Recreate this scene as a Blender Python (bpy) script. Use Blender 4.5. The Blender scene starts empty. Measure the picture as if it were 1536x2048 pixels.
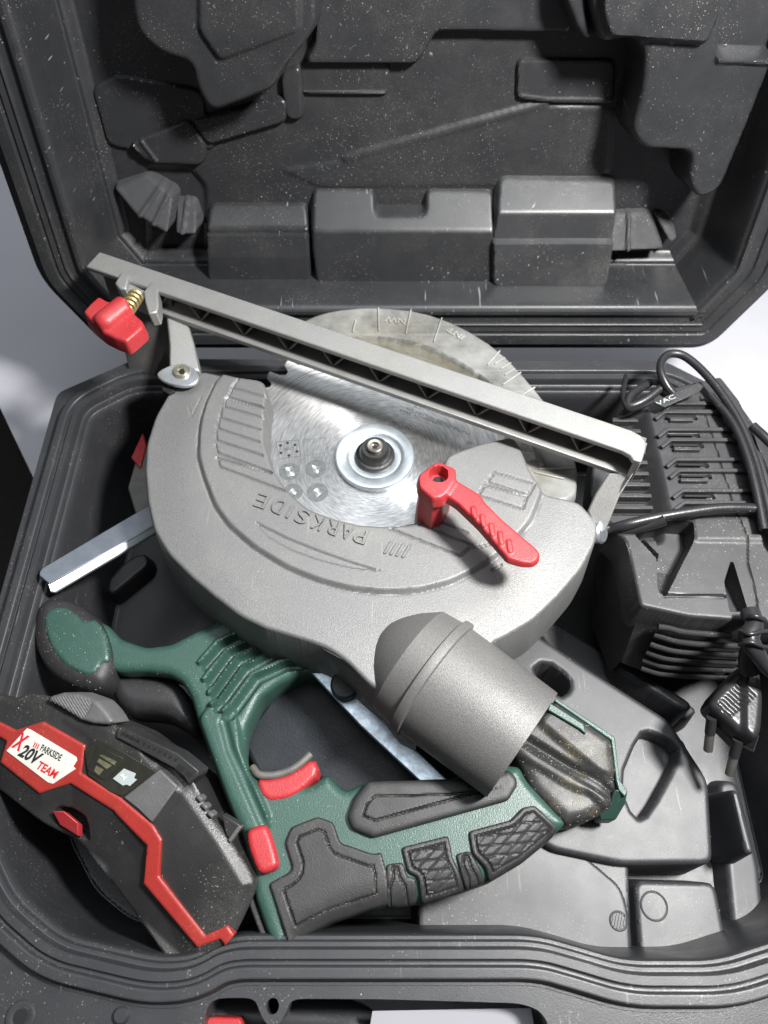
import bpy, math, random
import numpy as np
from mathutils import Vector
random.seed(3); RNG = np.random.default_rng(5)
MM = 0.001
scene = bpy.context.scene
C = scene.collection
# ---------------------------------------------------------------- camera
CAM = np.array([0.0, 0.0, 345.0]); FPX = 1479.0; TH = math.radians(30)
FW = np.array([0, math.sin(TH), -math.cos(TH)]); UP = np.array([0, math.cos(TH), math.sin(TH)]); RT = np.array([1.0, 0, 0])
cd = bpy.data.cameras.new("camera"); cam = bpy.data.objects.new("camera", cd); C.objects.link(cam)
cam.location = CAM * MM; cam.rotation_euler = (TH, 0, 0)
cd.sensor_fit = 'VERTICAL'; cd.sensor_height = 36.0; cd.lens = 36.0 * FPX / 2048.0
cd.clip_start = 0.01; cd.clip_end = 20
cd.dof.use_dof = True; cd.dof.focus_distance = 0.352; cd.dof.aperture_fstop = 11
scene.camera = cam
scene.render.resolution_x = 768; scene.render.resolution_y = 1024
# ---------------------------------------------------------------- light
scene.view_settings.view_transform = 'Standard'; scene.view_settings.look = 'None'
scene.view_settings.exposure = 0.2; scene.view_settings.gamma = 1.0
w = bpy.data.worlds.new("World"); scene.world = w; w.use_nodes = True
bg = w.node_tree.nodes['Background']; bg.inputs[0].default_value = (0.90, 0.93, 1.0, 1); bg.inputs[1].default_value = 0.065
def lamp(name, loc, size, watt, col, target):
    l = bpy.data.lights.new(name, 'AREA'); l.shape = 'DISK'; l.size = size; l.energy = watt; l.color = col
    o = bpy.data.objects.new(name, l); C.objects.link(o); o.location = Vector(loc) * MM
    o.rotation_euler = (Vector(target) * MM - o.location).to_track_quat('-Z', 'Y').to_euler()
    return o
lamp("work_lamp", (300, 120, 565), 0.09, 8.6, (1.0, 0.985, 0.96), (30, 190, 0))

lamp('ceiling_light', (120, 520, 1400), 1.3, 10.5, (0.90, 0.95, 1.0), (40, 200, 0))

# ---------------------------------------------------------------- geometry helpers (all in millimetres)
def ray(u, v):
    return FW + (u - 768) / FPX * RT - (v - 1024) / FPX * UP
def at(u, v, z):
    d = ray(u, v); return CAM + d * ((z - CAM[2]) / d[2])
class Plane:
    def __init__(s, O, ex, n):
        s.O = np.array(O, float); s.n = np.array(n, float); s.n /= np.linalg.norm(s.n)
        ex = np.array(ex, float); ex -= s.n * ex.dot(s.n); s.ex = ex / np.linalg.norm(ex); s.ey = np.cross(s.n, s.ex)
    def loc(s, u, v, off=0.0):
        d = ray(u, v); O = s.O + s.n * off
        p = CAM + d * ((O - CAM).dot(s.n) / d.dot(s.n)) - s.O
        return (p.dot(s.ex), p.dot(s.ey))
    def L(s, pts, off=0.0): return np.array([s.loc(u, v, off) for u, v in pts])
    def W(s, a, b, h=0.0):
        a = np.asarray(a, float); b = np.asarray(b, float); h = np.asarray(h, float) + 0 * a
        return s.O + a[..., None] * s.ex + b[..., None] * s.ey + h[..., None] * s.n
def Z(z): return Plane((0, 0, z), (1, 0, 0), (0, 0, 1))
def plane3(a, b, c):
    A, B, D = at(*a), at(*b), at(*c); n = np.cross(B - A, D - A)
    if n[2] < 0: n = -n
    return Plane(A, (1, 0, 0), n)
def chaikin(p, n=1, closed=True, k=0.25):
    p = np.array(p, float)
    for _ in range(n):
        q = np.roll(p, -1, 0)
        if closed:
            o = np.empty((2 * len(p), p.shape[1])); o[0::2] = p * (1 - k) + q * k; o[1::2] = p * k + q * (1 - k); p = o
        else:
            a, b = p[:-1], p[1:]; o = np.empty((2 * len(a), p.shape[1])); o[0::2] = a * (1 - k) + b * k; o[1::2] = a * k + b * (1 - k)
            p = np.vstack([p[:1], o, p[-1:]])
    return p
def corner(p, r=3.0, n=2):
    # round every corner of a closed outline by a fixed distance
    p = np.array(p, float); out = []
    for i in range(len(p)):
        a, b, c = p[i - 1], p[i], p[(i + 1) % len(p)]
        la, lc = np.linalg.norm(a - b), np.linalg.norm(c - b)
        if la < 1e-9 or lc < 1e-9: continue
        ca = np.dot((a - b) / la, (c - b) / lc)
        if ca < -0.985: out.append(b); continue
        ra, rc = min(r, la * .45), min(r, lc * .45); A = b + (a - b) / la * ra; D = b + (c - b) / lc * rc
        for t in np.linspace(0, 1, n + 2): out.append((1 - t) ** 2 * A + 2 * t * (1 - t) * b + t * t * D)
    return np.array(out)
def segdist(P, A, B):
    d = B - A; L2 = max((d * d).sum(), 1e-12)
    t = np.clip(((P - A) @ d) / L2, 0, 1); Q = A + t[:, None] * d
    return ((P - Q) ** 2).sum(1), Q
def polydist(P, poly, closed=True):
    n = len(poly); best = np.full(len(P), 1e18); CQ = np.zeros_like(P)
    for i in range(n if closed else n - 1):
        dd, Q = segdist(P, poly[i], poly[(i + 1) % n]); m = dd < best; best[m] = dd[m]; CQ[m] = Q[m]
    return np.sqrt(best), CQ
def inside(P, poly):
    x, y = P[:, 0], P[:, 1]; c = np.zeros(len(P), bool); n = len(poly); j = n - 1
    for i in range(n):
        xi, yi = poly[i]; xj, yj = poly[j]
        if yi != yj:
            m = ((yi > y) != (yj > y)) & (x < (xj - xi) * (y - yi) / (yj - yi) + xi); c ^= m
        j = i
    return c
def ss(x, a=0.0, b=1.0):
    t = np.clip((x - a) / (b - a), 0, 1); return t * t * (3 - 2 * t)
def link_mesh(name, verts, faces, mat, parent=None, smooth=True, angle=35):
    off = np.array(parent.matrix_world.translation) / MM if False else (np.array(parent['_o']) if parent and '_o' in parent else np.zeros(3))
    me = bpy.data.meshes.new(name); v = (np.asarray(verts, float) - off) * MM
    me.from_pydata(v.tolist(), [], [list(map(int, f)) for f in faces]); me.validate(); me.update()
    if smooth:
        me.polygons.foreach_set('use_smooth', [True] * len(me.polygons))
        if angle: me.set_sharp_from_angle(angle=math.radians(angle))
    o = bpy.data.objects.new(name, me); C.objects.link(o)
    if mat: me.materials.append(mat)
    if parent: o.parent = parent
    o['_o'] = list(off)
    return o
class Field:
    """height field over a traced outline on a plane, closed by a skirt; edges are snapped to the outline"""
    def __init__(s, outline, plane, res=0.8, px=True, holes=(), smooth=1, sk=0.25, cr=None, levels=()):
        s.P = plane
        o = plane.L(outline) if px else np.array(outline, float)
        if cr: o = corner(o, cr)
        elif smooth: o = chaikin(o, smooth, k=sk)
        s.out = o; hs = [chaikin(plane.L(h) if px else np.array(h, float), 1) for h in holes]
        lo = o.min(0) - res; hi = o.max(0) + res
        nx = int((hi[0] - lo[0]) / res) + 2; ny = int((hi[1] - lo[1]) / res) + 2
        gx = lo[0] + np.arange(nx) * res; gy = lo[1] + np.arange(ny) * res
        G = np.stack(np.meshgrid(gx, gy, indexing='ij'), -1).reshape(-1, 2)
        cx = G.reshape(nx, ny, 2)[:-1, :-1].reshape(-1, 2) + res / 2
        ci = inside(cx, o)
        for h in hs: ci &= ~inside(cx, h)
        ci = ci.reshape(nx - 1, ny - 1)
        idx = np.arange(nx * ny).reshape(nx, ny)
        I, J = np.nonzero(ci)
        q = np.stack([idx[I, J], idx[I + 1, J], idx[I + 1, J + 1], idx[I, J + 1]], 1)
        used, inv = np.unique(q, return_inverse=True); q = inv.reshape(q.shape)
        XY = G[used].copy()
        cnt = np.zeros(len(used), int); np.add.at(cnt, q.ravel(), 1)
        bd = cnt < 4
        dist, CQ = polydist(XY, o)
        for h in hs:
            d2, Q2 = polydist(XY, h); m = d2 < dist; dist[m] = d2[m]; CQ[m] = Q2[m]
        XY[bd] = CQ[bd]; dist[bd] = 0
        s.XY = XY; s.q = q; s.bd = bd; s.d = dist; s.h = np.zeros(len(XY)); s.res = res; s.moved = bd.copy()
        if levels: s.snap(dist, CQ, levels); s.d = np.where(bd, 0, polydist(s.XY, o)[0])
    def snap(s, d, Q, levels):
        # slide grid points that lie close to an iso-line onto it, so steps follow their outline cleanly
        for lv_ in levels:
            m = (np.abs(d - lv_) < .5 * s.res) & ~s.moved & (np.abs(d) > 1e-6)
            k = np.abs(lv_) / np.abs(d[m]) if lv_ * 1.0 != 0 else np.zeros(m.sum())
            ok = (np.sign(d[m]) == np.sign(lv_)) | (lv_ == 0)
            N_ = Q[m] + (s.XY[m] - Q[m]) * k[:, None]; idx = np.nonzero(m)[0][ok]
            s.XY[idx] = N_[ok]; s.moved[idx] = True
    def sd(s, poly, off=0.0, px=True, rnd=1, cr=2.5, levels=()):
        p = s.P.L(poly, off) if px else np.array(poly, float)
        if rnd: p = corner(p, cr)
        d, Q = polydist(s.XY, p); d = np.where(inside(s.XY, p), -d, d)
        if levels:
            s.snap(d, Q, levels); d, Q = polydist(s.XY, p); d = np.where(inside(s.XY, p), -d, d)
        return d
    def ln(s, pts, off=0.0, sm=0, px=True):
        p = s.P.L(pts, off) if px else np.array(pts, float)
        if sm: p = chaikin(p, sm, closed=False)
        return polydist(s.XY, p, closed=False)[0]
    def step(s, poly, to, soft=2.0, off=None, add=False, rnd=1, px=True):
        k = 1 - ss(s.sd(poly, to if off is None else off, rnd=rnd, px=px, cr=1.5, levels=(-soft / 2, 0, soft / 2)), -soft / 2, soft / 2)
        if add: s.h = s.h + k * to
        else: s.h = s.h * (1 - k) + (to(s.XY) if callable(to) else to) * k
    def groove(s, pts, wid, dep, sm=0, off=0.0):
        s.h = s.h - dep * (1 - ss(s.ln(pts, off, sm), wid * 0.35, wid * 0.75))
    def rnd(s, r, amt=None):
        t = np.clip(s.d / r, 0, 1); s.h = s.h - (amt if amt is not None else r) * (1 - np.sqrt(np.clip(1 - (1 - t) ** 2, 0, 1)))
    def relax(s, n=1, k=.5, keep=None):
        q = s.q; e = np.vstack([q[:, [0, 1]], q[:, [1, 2]], q[:, [2, 3]], q[:, [3, 0]]])
        for _ in range(n):
            a = np.zeros(len(s.h)); c = np.zeros(len(s.h))
            np.add.at(a, e[:, 0], s.h[e[:, 1]]); np.add.at(a, e[:, 1], s.h[e[:, 0]]); np.add.at(c, e[:, 0], 1); np.add.at(c, e[:, 1], 1)
            t = s.h * (1 - k) + k * a / c; s.h = t if keep is None else np.where(keep, s.h, t)
    def world(s): return s.P.W(s.XY[:, 0], s.XY[:, 1], s.h)
    def build(s, name, mat, parent=None, depth=10.0, draft=0.0, angle=38):
        top = s.world(); q = s.q
        e = np.vstack([q[:, [0, 1]], q[:, [1, 2]], q[:, [2, 3]], q[:, [3, 0]]])
        key = np.sort(e, 1); key = key[:, 0] * (len(top) + 1) + key[:, 1]
        u, first, c = np.unique(key, return_index=True, return_counts=True)
        be = e[first[c == 1]]
        nrm = np.zeros((len(top), 2)); dxy = s.XY[be[:, 1]] - s.XY[be[:, 0]]
        on = np.stack([dxy[:, 1], -dxy[:, 0]], 1); on /= (np.linalg.norm(on, axis=1)[:, None] + 1e-9)
        np.add.at(nrm, be[:, 0], on); np.add.at(nrm, be[:, 1], on)
        nrm /= (np.linalg.norm(nrm, axis=1)[:, None] + 1e-9)
        bv = np.unique(be); mp = -np.ones(len(top), int); mp[bv] = len(top) + np.arange(len(bv))
        low = s.P.W(s.XY[bv, 0] + nrm[bv, 0] * draft, s.XY[bv, 1] + nrm[bv, 1] * draft, np.full(len(bv), -depth))
        V = np.vstack([top, low])
        sk = np.stack([be[:, 1], be[:, 0], mp[be[:, 0]], mp[be[:, 1]]], 1)
        return link_mesh(name, V, np.vstack([q, sk]).tolist(), mat, parent, True, angle)
def sweep_band(name, poly, plane, offs, hts, mat, parent, cr=10, step=2.2):
    # a moulded band that follows a closed outline: cross-section (offset outward, height) swept along it
    p = corner(poly, cr, 6); a = 0.5 * np.sum(p[:, 0] * np.roll(p[:, 1], -1) - np.roll(p[:, 0], -1) * p[:, 1])
    if a < 0: p = p[::-1]
    q = []
    for i in range(len(p)):
        A, B = p[i], p[(i + 1) % len(p)]; n = max(1, int(np.linalg.norm(B - A) / step)); q += [A + (B - A) * k / n for k in range(n)]
    q = np.array(q); t = np.roll(q, -1, 0) - np.roll(q, 1, 0); nn = np.stack([t[:, 1], -t[:, 0]], 1); nn /= np.linalg.norm(nn, axis=1)[:, None]
    n = len(q); V = np.vstack([plane.W(q[:, 0] + nn[:, 0] * o, q[:, 1] + nn[:, 1] * o, h) for o, h in zip(offs, hts)])
    F = [[k * n + i, (k + 1) * n + i, (k + 1) * n + (i + 1) % n, k * n + (i + 1) % n] for k in range(len(offs) - 1) for i in range(n)]
    return link_mesh(name, V, F, mat, parent, True, 40)
def thing(name, label, cat, loc, group=None):
    o = bpy.data.objects.new(name, None); C.objects.link(o); o.empty_display_size = 0.02
    o.location = Vector(loc) * MM; o['_o'] = [float(x) for x in loc]; o['label'] = label; o['category'] = cat
    if group: o['group'] = group
    return o
def prism(name, outline, plane, depth, mat, parent, bevel=0.6, top=0.0, px=True, seg=2, smooth=0, draft=0.0):
    o = plane.L(outline) if px else np.array(outline, float)
    if smooth: o = chaikin(o, smooth)
    a = 0.5 * np.sum(o[:, 0] * np.roll(o[:, 1], -1) - np.roll(o[:, 0], -1) * o[:, 1])
    if a < 0: o = o[::-1]
    n = len(o); nx = np.roll(o, -1, 0) - np.roll(o, 1, 0); nn = np.stack([nx[:, 1], -nx[:, 0]], 1); nn /= np.linalg.norm(nn, axis=1)[:, None] + 1e-9
    V = np.vstack([plane.W(o[:, 0], o[:, 1], top), plane.W(o[:, 0] + nn[:, 0] * draft, o[:, 1] + nn[:, 1] * draft, top - depth)])
    F = [list(range(n)), list(range(2 * n - 1, n - 1, -1))] + [[i, n + i, n + (i + 1) % n, (i + 1) % n] for i in range(n)]
    ob = link_mesh(name, V, F, mat, parent, True, 30)
    if bevel:
        b = ob.modifiers.new('bevel', 'BEVEL'); b.width = bevel * MM; b.segments = seg; b.limit_method = 'ANGLE'; b.angle_limit = math.radians(25); b.harden_normals = False
    return ob
def poly3(name, V, F, mat, parent, bevel=0.6, seg=2, smooth=True):
    ob = link_mesh(name, V, F, mat, parent, smooth, 30)
    if bevel:
        b = ob.modifiers.new('bevel', 'BEVEL'); b.width = bevel * MM; b.segments = seg; b.limit_method = 'ANGLE'; b.angle_limit = math.radians(22)
    return ob
def slab(name, pts, drop, mat, parent, bevel=0.6, shift=(0, 0)):
    """pts: (u,v,z) traced corners of an upper face; the piece continues downward by drop"""
    T = np.array([at(*p) for p in pts]); n = len(T)
    if np.cross(T[1] - T[0], T[2] - T[1])[2] < 0 and sum(np.cross(T[(i + 1) % n] - T[i], T[(i + 2) % n] - T[(i + 1) % n])[2] for i in range(n)) < 0: T = T[::-1]
    elif sum(np.cross(T[(i + 1) % n] - T[i], T[(i + 2) % n] - T[(i + 1) % n])[2] for i in range(n)) < 0: T = T[::-1]
    B = T + np.array([shift[0], shift[1], -drop])
    F = [list(range(n)), list(range(2 * n - 1, n - 1, -1))] + [[i, n + i, n + (i + 1) % n, (i + 1) % n] for i in range(n)]
    return poly3(name, np.vstack([T, B]), F, mat, parent, bevel)
def spline(pts, n=6):
    p = np.array(pts, float); q = np.vstack([2 * p[0] - p[1], p, 2 * p[-1] - p[-2]]); out = []
    for i in range(1, len(q) - 2):
        for k in range(n):
            t = k / n; a, b, c, d = q[i - 1], q[i], q[i + 1], q[i + 2]
            out.append(0.5 * ((2 * b) + (c - a) * t + (2 * a - 5 * b + 4 * c - d) * t * t + (3 * b - a - 3 * c + d) * t ** 3))
    out.append(p[-1]); return np.array(out)
def tube(name, pts, r, mat, parent, seg=12, world=False, sm=6, flat=1.0, caps=True, helix=None):
    P = np.array(pts, float) if world else np.array([at(*p) for p in pts])
    if sm: P = spline(P, sm)
    n = len(P); T = np.gradient(P, axis=0); T /= np.linalg.norm(T, axis=1)[:, None] + 1e-9
    ref = np.array([0, 0, 1.0]); V = []
    rr = np.full(n, r) if np.isscalar(r) else np.interp(np.linspace(0, 1, n), np.linspace(0, 1, len(r)), r)
    for i in range(n):
        s_ = np.cross(T[i], ref)
        if np.linalg.norm(s_) < 0.1: s_ = np.cross(T[i], [0, 1, 0])
        s_ /= np.linalg.norm(s_); u_ = np.cross(s_, T[i])
        for k in range(seg):
            a = 2 * math.pi * k / seg; V.append(P[i] + rr[i] * (math.cos(a) * s_ + math.sin(a) * flat * u_))
    F = [[i * seg + k, i * seg + (k + 1) % seg, (i + 1) * seg + (k + 1) % seg, (i + 1) * seg + k] for i in range(n - 1) for k in range(seg)]
    if caps: F += [list(range(seg))[::-1], [(n - 1) * seg + k for k in range(seg)]]
    return link_mesh(name, V, F, mat, parent, True, 50)
def lathe(name, prof, origin, axis, mat, parent, seg=64, angle=30):
    """prof: (r, h) pairs along the axis; the object's own origin sits on the axis"""
    ax = Vector(axis).normalized(); rot = ax.to_track_quat('Z', 'Y')
    V = []; n = len(prof)
    for r, h in prof:
        for k in range(seg): V.append((r * math.cos(2 * math.pi * k / seg) * MM, r * math.sin(2 * math.pi * k / seg) * MM, h * MM))
    F = [[i * seg + k, i * seg + (k + 1) % seg, (i + 1) * seg + (k + 1) % seg, (i + 1) * seg + k] for i in range(n - 1) for k in range(seg)]
    me = bpy.data.meshes.new(name); me.from_pydata(V, [], F); me.polygons.foreach_set('use_smooth', [True] * len(F)); me.set_sharp_from_angle(angle=math.radians(angle))
    me.materials.append(mat); o = bpy.data.objects.new(name, me); C.objects.link(o)
    if parent: o.parent = parent
    off = np.array(parent['_o']) if parent else np.zeros(3)
    o.location = Vector(np.array(origin) - off) * MM; o.rotation_mode = 'QUATERNION'; o.rotation_quaternion = rot
    o['_o'] = [float(x) for x in origin]
    return o
def text_mesh(txt, bold=0.0, shear=0.0):
    cu = bpy.data.curves.new('txt', 'FONT'); cu.body = txt; cu.size = 1.0; cu.offset = bold; cu.shear = shear; cu.resolution_u = 4
    to = bpy.data.objects.new('txt', cu); C.objects.link(to); bpy.context.view_layer.update()
    me = bpy.data.meshes.new_from_object(to.evaluated_get(bpy.context.evaluated_depsgraph_get()))
    v = np.array([x.co[:] for x in me.vertices]); f = [list(p.vertices) for p in me.polygons]
    bpy.data.objects.remove(to); bpy.data.meshes.remove(me); return v, f
def text(name, txt, plane, p0, p1, hmm, mat, parent, top=0.05, thick=0.25, bold=0.0, shear=0.0, px=True):
    v, f = text_mesh(txt, bold, shear)
    a = np.array(plane.loc(*p0)) if px else np.array(p0); b = np.array(plane.loc(*p1)) if px else np.array(p1)
    d = b - a; wd = v[:, 0].max() - v[:, 0].min(); ht = v[:, 1].max() - v[:, 1].min()
    e = d / np.linalg.norm(d); up = np.array([-e[1], e[0]])
    q = a + ((v[:, 0] - v[:, 0].min()) / wd)[:, None] * d + ((v[:, 1] - v[:, 1].min()) / ht * hmm)[:, None] * up
    return solid_flat(name, q, f, plane, top, thick, mat, parent)
def solid_flat(name, q, f, plane, top, thick, mat, parent):
    n = len(q); T = plane.W(q[:, 0], q[:, 1], top); B = plane.W(q[:, 0], q[:, 1], top - thick)
    cnt = {}
    for p in f:
        for i in range(len(p)):
            a, b = p[i], p[(i + 1) % len(p)]; k = (min(a, b), max(a, b)); cnt.setdefault(k, []).append((a, b))
    F = [list(p) for p in f] + [[b, a, a + n, b + n] for k, l in cnt.items() if len(l) == 1 for a, b in l]
    return link_mesh(name, np.vstack([T, B]), F, mat, parent, False)
def bar_between(name, A, B, w, h, mat, parent, up=(0, 0, 1), bevel=0.3):
    A = np.array(A, float); B = np.array(B, float); t = (B - A) / np.linalg.norm(B - A); s_ = np.cross(t, up); s_ /= np.linalg.norm(s_); u_ = np.cross(s_, t)
    V = [P + s_ * x * w / 2 + u_ * y * h / 2 for P in (A, B) for x, y in ((-1, -1), (1, -1), (1, 1), (-1, 1))]
    return poly3(name, V, [[0, 1, 2, 3], [7, 6, 5, 4], [0, 4, 5, 1], [1, 5, 6, 2], [2, 6, 7, 3], [3, 7, 4, 0]], mat, parent, bevel)

# ---------------------------------------------------------------- materials
def mat(name, col, rough=0.5, metal=0.0, var=0.0, vscale=120, bump=0.0, bscale=900, specks=0.0, spcol=(0.55, 0.53, 0.48), dust=0.0, dcol=(0.32, 0.27, 0.17), dscale=60, grain=0.0, gscale=2600, spec=0.5, scr=0.0, speckscale=420, dthr=0.5, streak=None):
    m = bpy.data.materials.new(name); m.use_nodes = True; N = m.node_tree.nodes; L = m.node_tree.links
    b = N['Principled BSDF']; b.inputs['Roughness'].default_value = rough; b.inputs['Metallic'].default_value = metal; b.inputs['Specular IOR Level'].default_value = spec
    tc = N.new('ShaderNodeTexCoord'); co = tc.outputs['Object']
    cur = None
    def noise(sc, det=3, rg=0.5):
        n = N.new('ShaderNodeTexNoise'); n.inputs['Scale'].default_value = sc; n.inputs['Detail'].default_value = det; n.inputs['Roughness'].default_value = rg; L.new(co, n.inputs['Vector']); return n.outputs['Fac']
    def mr(x, a, bb, c=0.0, d=1.0):
        n = N.new('ShaderNodeMapRange'); n.inputs[1].default_value = a; n.inputs[2].default_value = bb; n.inputs[3].default_value = c; n.inputs[4].default_value = d; L.new(x, n.inputs[0]); return n.outputs[0]
    def mul(x, y):
        n = N.new('ShaderNodeMath'); n.operation = 'MULTIPLY'; L.new(x, n.inputs[0])
        if isinstance(y, float): n.inputs[1].default_value = y
        else: L.new(y, n.inputs[1])
        return n.outputs[0]
    def mix(f, a, c):
        n = N.new('ShaderNodeMix'); n.data_type = 'RGBA'; L.new(f, n.inputs[0])
        for k, s_ in ((6, a), (7, c)):
            if isinstance(s_, tuple): n.inputs[k].default_value = (*s_[:3], 1)
            else: L.new(s_, n.inputs[k])
        return n.outputs[2]
    c0 = tuple(col)
    if var > 0: cur = mix(mr(noise(vscale, 4, .6), 0.3, 0.7), tuple(x * (1 - var) for x in c0), tuple(x * (1 + var) for x in c0))
    else: cur = c0
    if grain > 0: cur = mix(mr(noise(gscale, 1), 0.36, 0.64), tuple(x * (1 - grain) for x in c0) if cur is c0 else mix(mr(noise(gscale * .7, 1), 0, 1e-6), cur, tuple(x * (1 - grain) for x in c0)), tuple(x * (1 + grain) for x in c0))
    rsock = None
    if dust > 0:
        dm = mul(mul(mr(noise(dscale, 5, .65), dthr, dthr + .22), mr(noise(1700, 2), .40, .62)), float(dust)); cur = mix(dm, cur, dcol)
    if scr > 0:
        mp = N.new('ShaderNodeMapping'); mp.inputs['Scale'].default_value = (1, 0.05, 1); mp.inputs['Rotation'].default_value = (0.2, 0.3, .7); L.new(co, mp.inputs[0])
        n = N.new('ShaderNodeTexNoise'); n.inputs['Scale'].default_value = 520; n.inputs['Detail'].default_value = 1; L.new(mp.outputs[0], n.inputs['Vector'])
        sm_ = mul(mul(mr(n.outputs['Fac'], .70, .76), mr(noise(22, 2), .5, .6)), float(scr)); cur = mix(sm_, cur, (0.4, 0.4, 0.4))
    if specks > 0:
        for sc, th in ((speckscale * 1.9, .28), (speckscale * 3.6, .34)):
            v = N.new('ShaderNodeTexVoronoi'); v.inputs['Scale'].default_value = sc; L.new(co, v.inputs['Vector'])
            sep = N.new('ShaderNodeSeparateColor'); L.new(v.outputs['Color'], sep.inputs[0])
            mk = mul(mr(v.outputs['Distance'], th, th * .5), mr(sep.outputs[0], 1 - specks * 0.42, 1 - specks * .42 + .01))
            mk = mul(mul(mk, mr(sep.outputs[1], 0, 1, .35, 1)), mr(noise(26, 4, .65), .47, .64)); cur = mix(mk, cur, spcol)
    if isinstance(cur, tuple): b.inputs['Base Color'].default_value = (*cur, 1)
    else: L.new(cur, b.inputs['Base Color'])
    if var > 0: L.new(mr(noise(vscale * .6, 4, .6), .3, .7, rough * .85, min(1, rough * 1.15)), b.inputs['Roughness'])
    if bump > 0:
        bp = N.new('ShaderNodeBump'); bp.inputs['Strength'].default_value = bump; bp.inputs['Distance'].default_value = 0.0003
        L.new(noise(bscale, 2), bp.inputs['Height']); L.new(bp.outputs[0], b.inputs['Normal'])
    return m
M = {}
M['lid'] = mat('lid_plastic', (0.025, 0.026, 0.0285), .38, var=.06, bump=.22, bscale=2600, specks=.30, spcol=(.42, .40, .36), scr=.5, dust=.2, dcol=(.13, .126, .115), dscale=18, spec=.65, dthr=.45)
M['base'] = mat('case_plastic', (0.034, 0.035, 0.0385), .38, var=.05, bump=.22, bscale=2600, specks=.22, spcol=(.42, .41, .38), scr=.25, dust=.12, dcol=(.14, .137, .125), dscale=26, dthr=.45)
M['fan'] = mat('matt_lid_facet', (0.05, 0.051, 0.055), .66, var=.1, bump=.2, bscale=2600, specks=.3, spec=.35)
M['ledge'] = mat('lightened_scuffed_ledge', (0.042, 0.043, 0.046), .38, var=.1, vscale=40, bump=.2, bscale=2600, specks=.4, spcol=(.4, .39, .36), scr=.9, dust=.4, dcol=(.2, .195, .18), dscale=30, spec=.7)  # scuffed plastic, base colour also lightened for the sheen on the upward face
M['floor'] = mat('scuffed_case_floor', (0.037, 0.038, 0.042), .42, var=.1, vscale=24, bump=.2, bscale=2600, specks=.3, spcol=(.42, .41, .38), scr=.35, dust=.25, dcol=(.19, .185, .17), dscale=22)
M['guard'] = mat('cast_guard_paint', (0.200, 0.200, 0.199), .46, .35, var=.10, vscale=22, bump=.6, bscale=2600, grain=.22, gscale=3000, scr=.35, specks=.12, dust=.3, dcol=(.42, .40, .33), dscale=24, spec=.5)
M['spout'] = mat('dark_cast_paint', (0.165, 0.163, 0.16), .50, .3, var=.06, vscale=35, bump=.6, bscale=2600, grain=.24, gscale=3000, dust=.15, dcol=(.3, .28, .22), dscale=24)
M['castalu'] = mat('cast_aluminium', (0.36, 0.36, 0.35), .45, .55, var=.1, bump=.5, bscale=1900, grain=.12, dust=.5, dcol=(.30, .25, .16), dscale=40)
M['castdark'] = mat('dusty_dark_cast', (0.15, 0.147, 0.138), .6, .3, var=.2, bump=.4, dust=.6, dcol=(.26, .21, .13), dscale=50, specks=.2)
M['zinc'] = mat('zinc_plate', (0.68, 0.74, 0.78), .32, .85, var=.10, vscale=160, bump=.15, dust=.15)
M['pin'] = mat('nickel_pin', (.30, .29, .27), .35, .8, var=.2)
M['brass'] = mat('dusty_thread', (0.42, 0.33, 0.15), .45, .7, var=.3, bump=.5, dust=.8, dcol=(.5, .42, .25))
M['red'] = mat('red_plastic', (0.42, 0.030, 0.036), .42, var=.1, vscale=60, bump=.45, bscale=1300, specks=.16, dust=.35, dcol=(.30, .12, .10), dscale=40, spcol=(.7, .4, .35))
M['redstripe'] = mat('red_battery_trim', (0.34, 0.032, 0.026), .40, var=.15, vscale=45, bump=.3, dust=.35, dcol=(.25, .12, .09), dscale=30, specks=.3, spcol=(.55, .35, .28), scr=.4)
M['green'] = mat('green_plastic', (0.034, 0.082, 0.065), .38, var=.06, bump=.5, bscale=1500, specks=.15, spcol=(.35, .37, .28))
M['rubber'] = mat('black_rubber', (0.026, 0.026, 0.0275), .50, var=.1, bump=.4, bscale=1900, specks=.18, spcol=(.4, .36, .25), dust=.22, dcol=(.13, .115, .08))
M['rubdust'] = mat('dusty_rubber', (0.034, 0.034, 0.035), .48, var=.12, bump=.35, bscale=1900, specks=.35, spcol=(.45, .40, .22), dust=.9, dcol=(.30, .25, .12), dscale=30, speckscale=900, dthr=.52)
M['batt'] = mat('battery_plastic', (0.030, 0.030, 0.030), .42, var=.25, vscale=40, bump=.5, bscale=1300, specks=.22, scr=.5, dust=.5, dcol=(.14, .135, .12), dscale=25)
M['battgrey'] = mat('worn_battery_facet', (0.12, 0.12, 0.12), .45, var=.12, bump=.5, specks=.2, scr=.5)
M['charger'] = mat('charger_plastic', (0.036, 0.036, 0.039), .47, var=.1, bump=.2, bscale=2600, specks=.28, spcol=(.5, .46, .36), dust=.3, dcol=(.14, .13, .11), dscale=30)
M['cable'] = mat('cable_sheath', (0.022, 0.022, 0.024), .34, var=.1, bump=.25, specks=.14)
M['darkbody'] = mat('dark_motor_housing', (0.018, 0.021, 0.026), .5, var=.15, bump=.4, specks=.15, spcol=(.2, .2, .18))
M['white'] = mat('white_sticker', (0.68, 0.67, 0.62), .45, var=.08, bump=.2, specks=.25, spcol=(.35, .32, .26), dust=.25, dcol=(.35, .33, .28))
M['ink'] = mat('black_ink', (0.02, 0.02, 0.02), .5)
M['redink'] = mat('red_ink', (0.6, 0.02, 0.03), .5)
M['print'] = mat('grey_blade_print', (0.17, 0.18, 0.18), .42, .6, var=.25, vscale=500)
M['faint'] = mat('faint_etching', (0.24, 0.25, 0.25), .38, .8)
M['lens'] = mat('smoked_indicator', (0.025, 0.025, 0.02), .28, var=.2, dust=.3, dcol=(.1, .1, .07), dscale=40)
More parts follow.
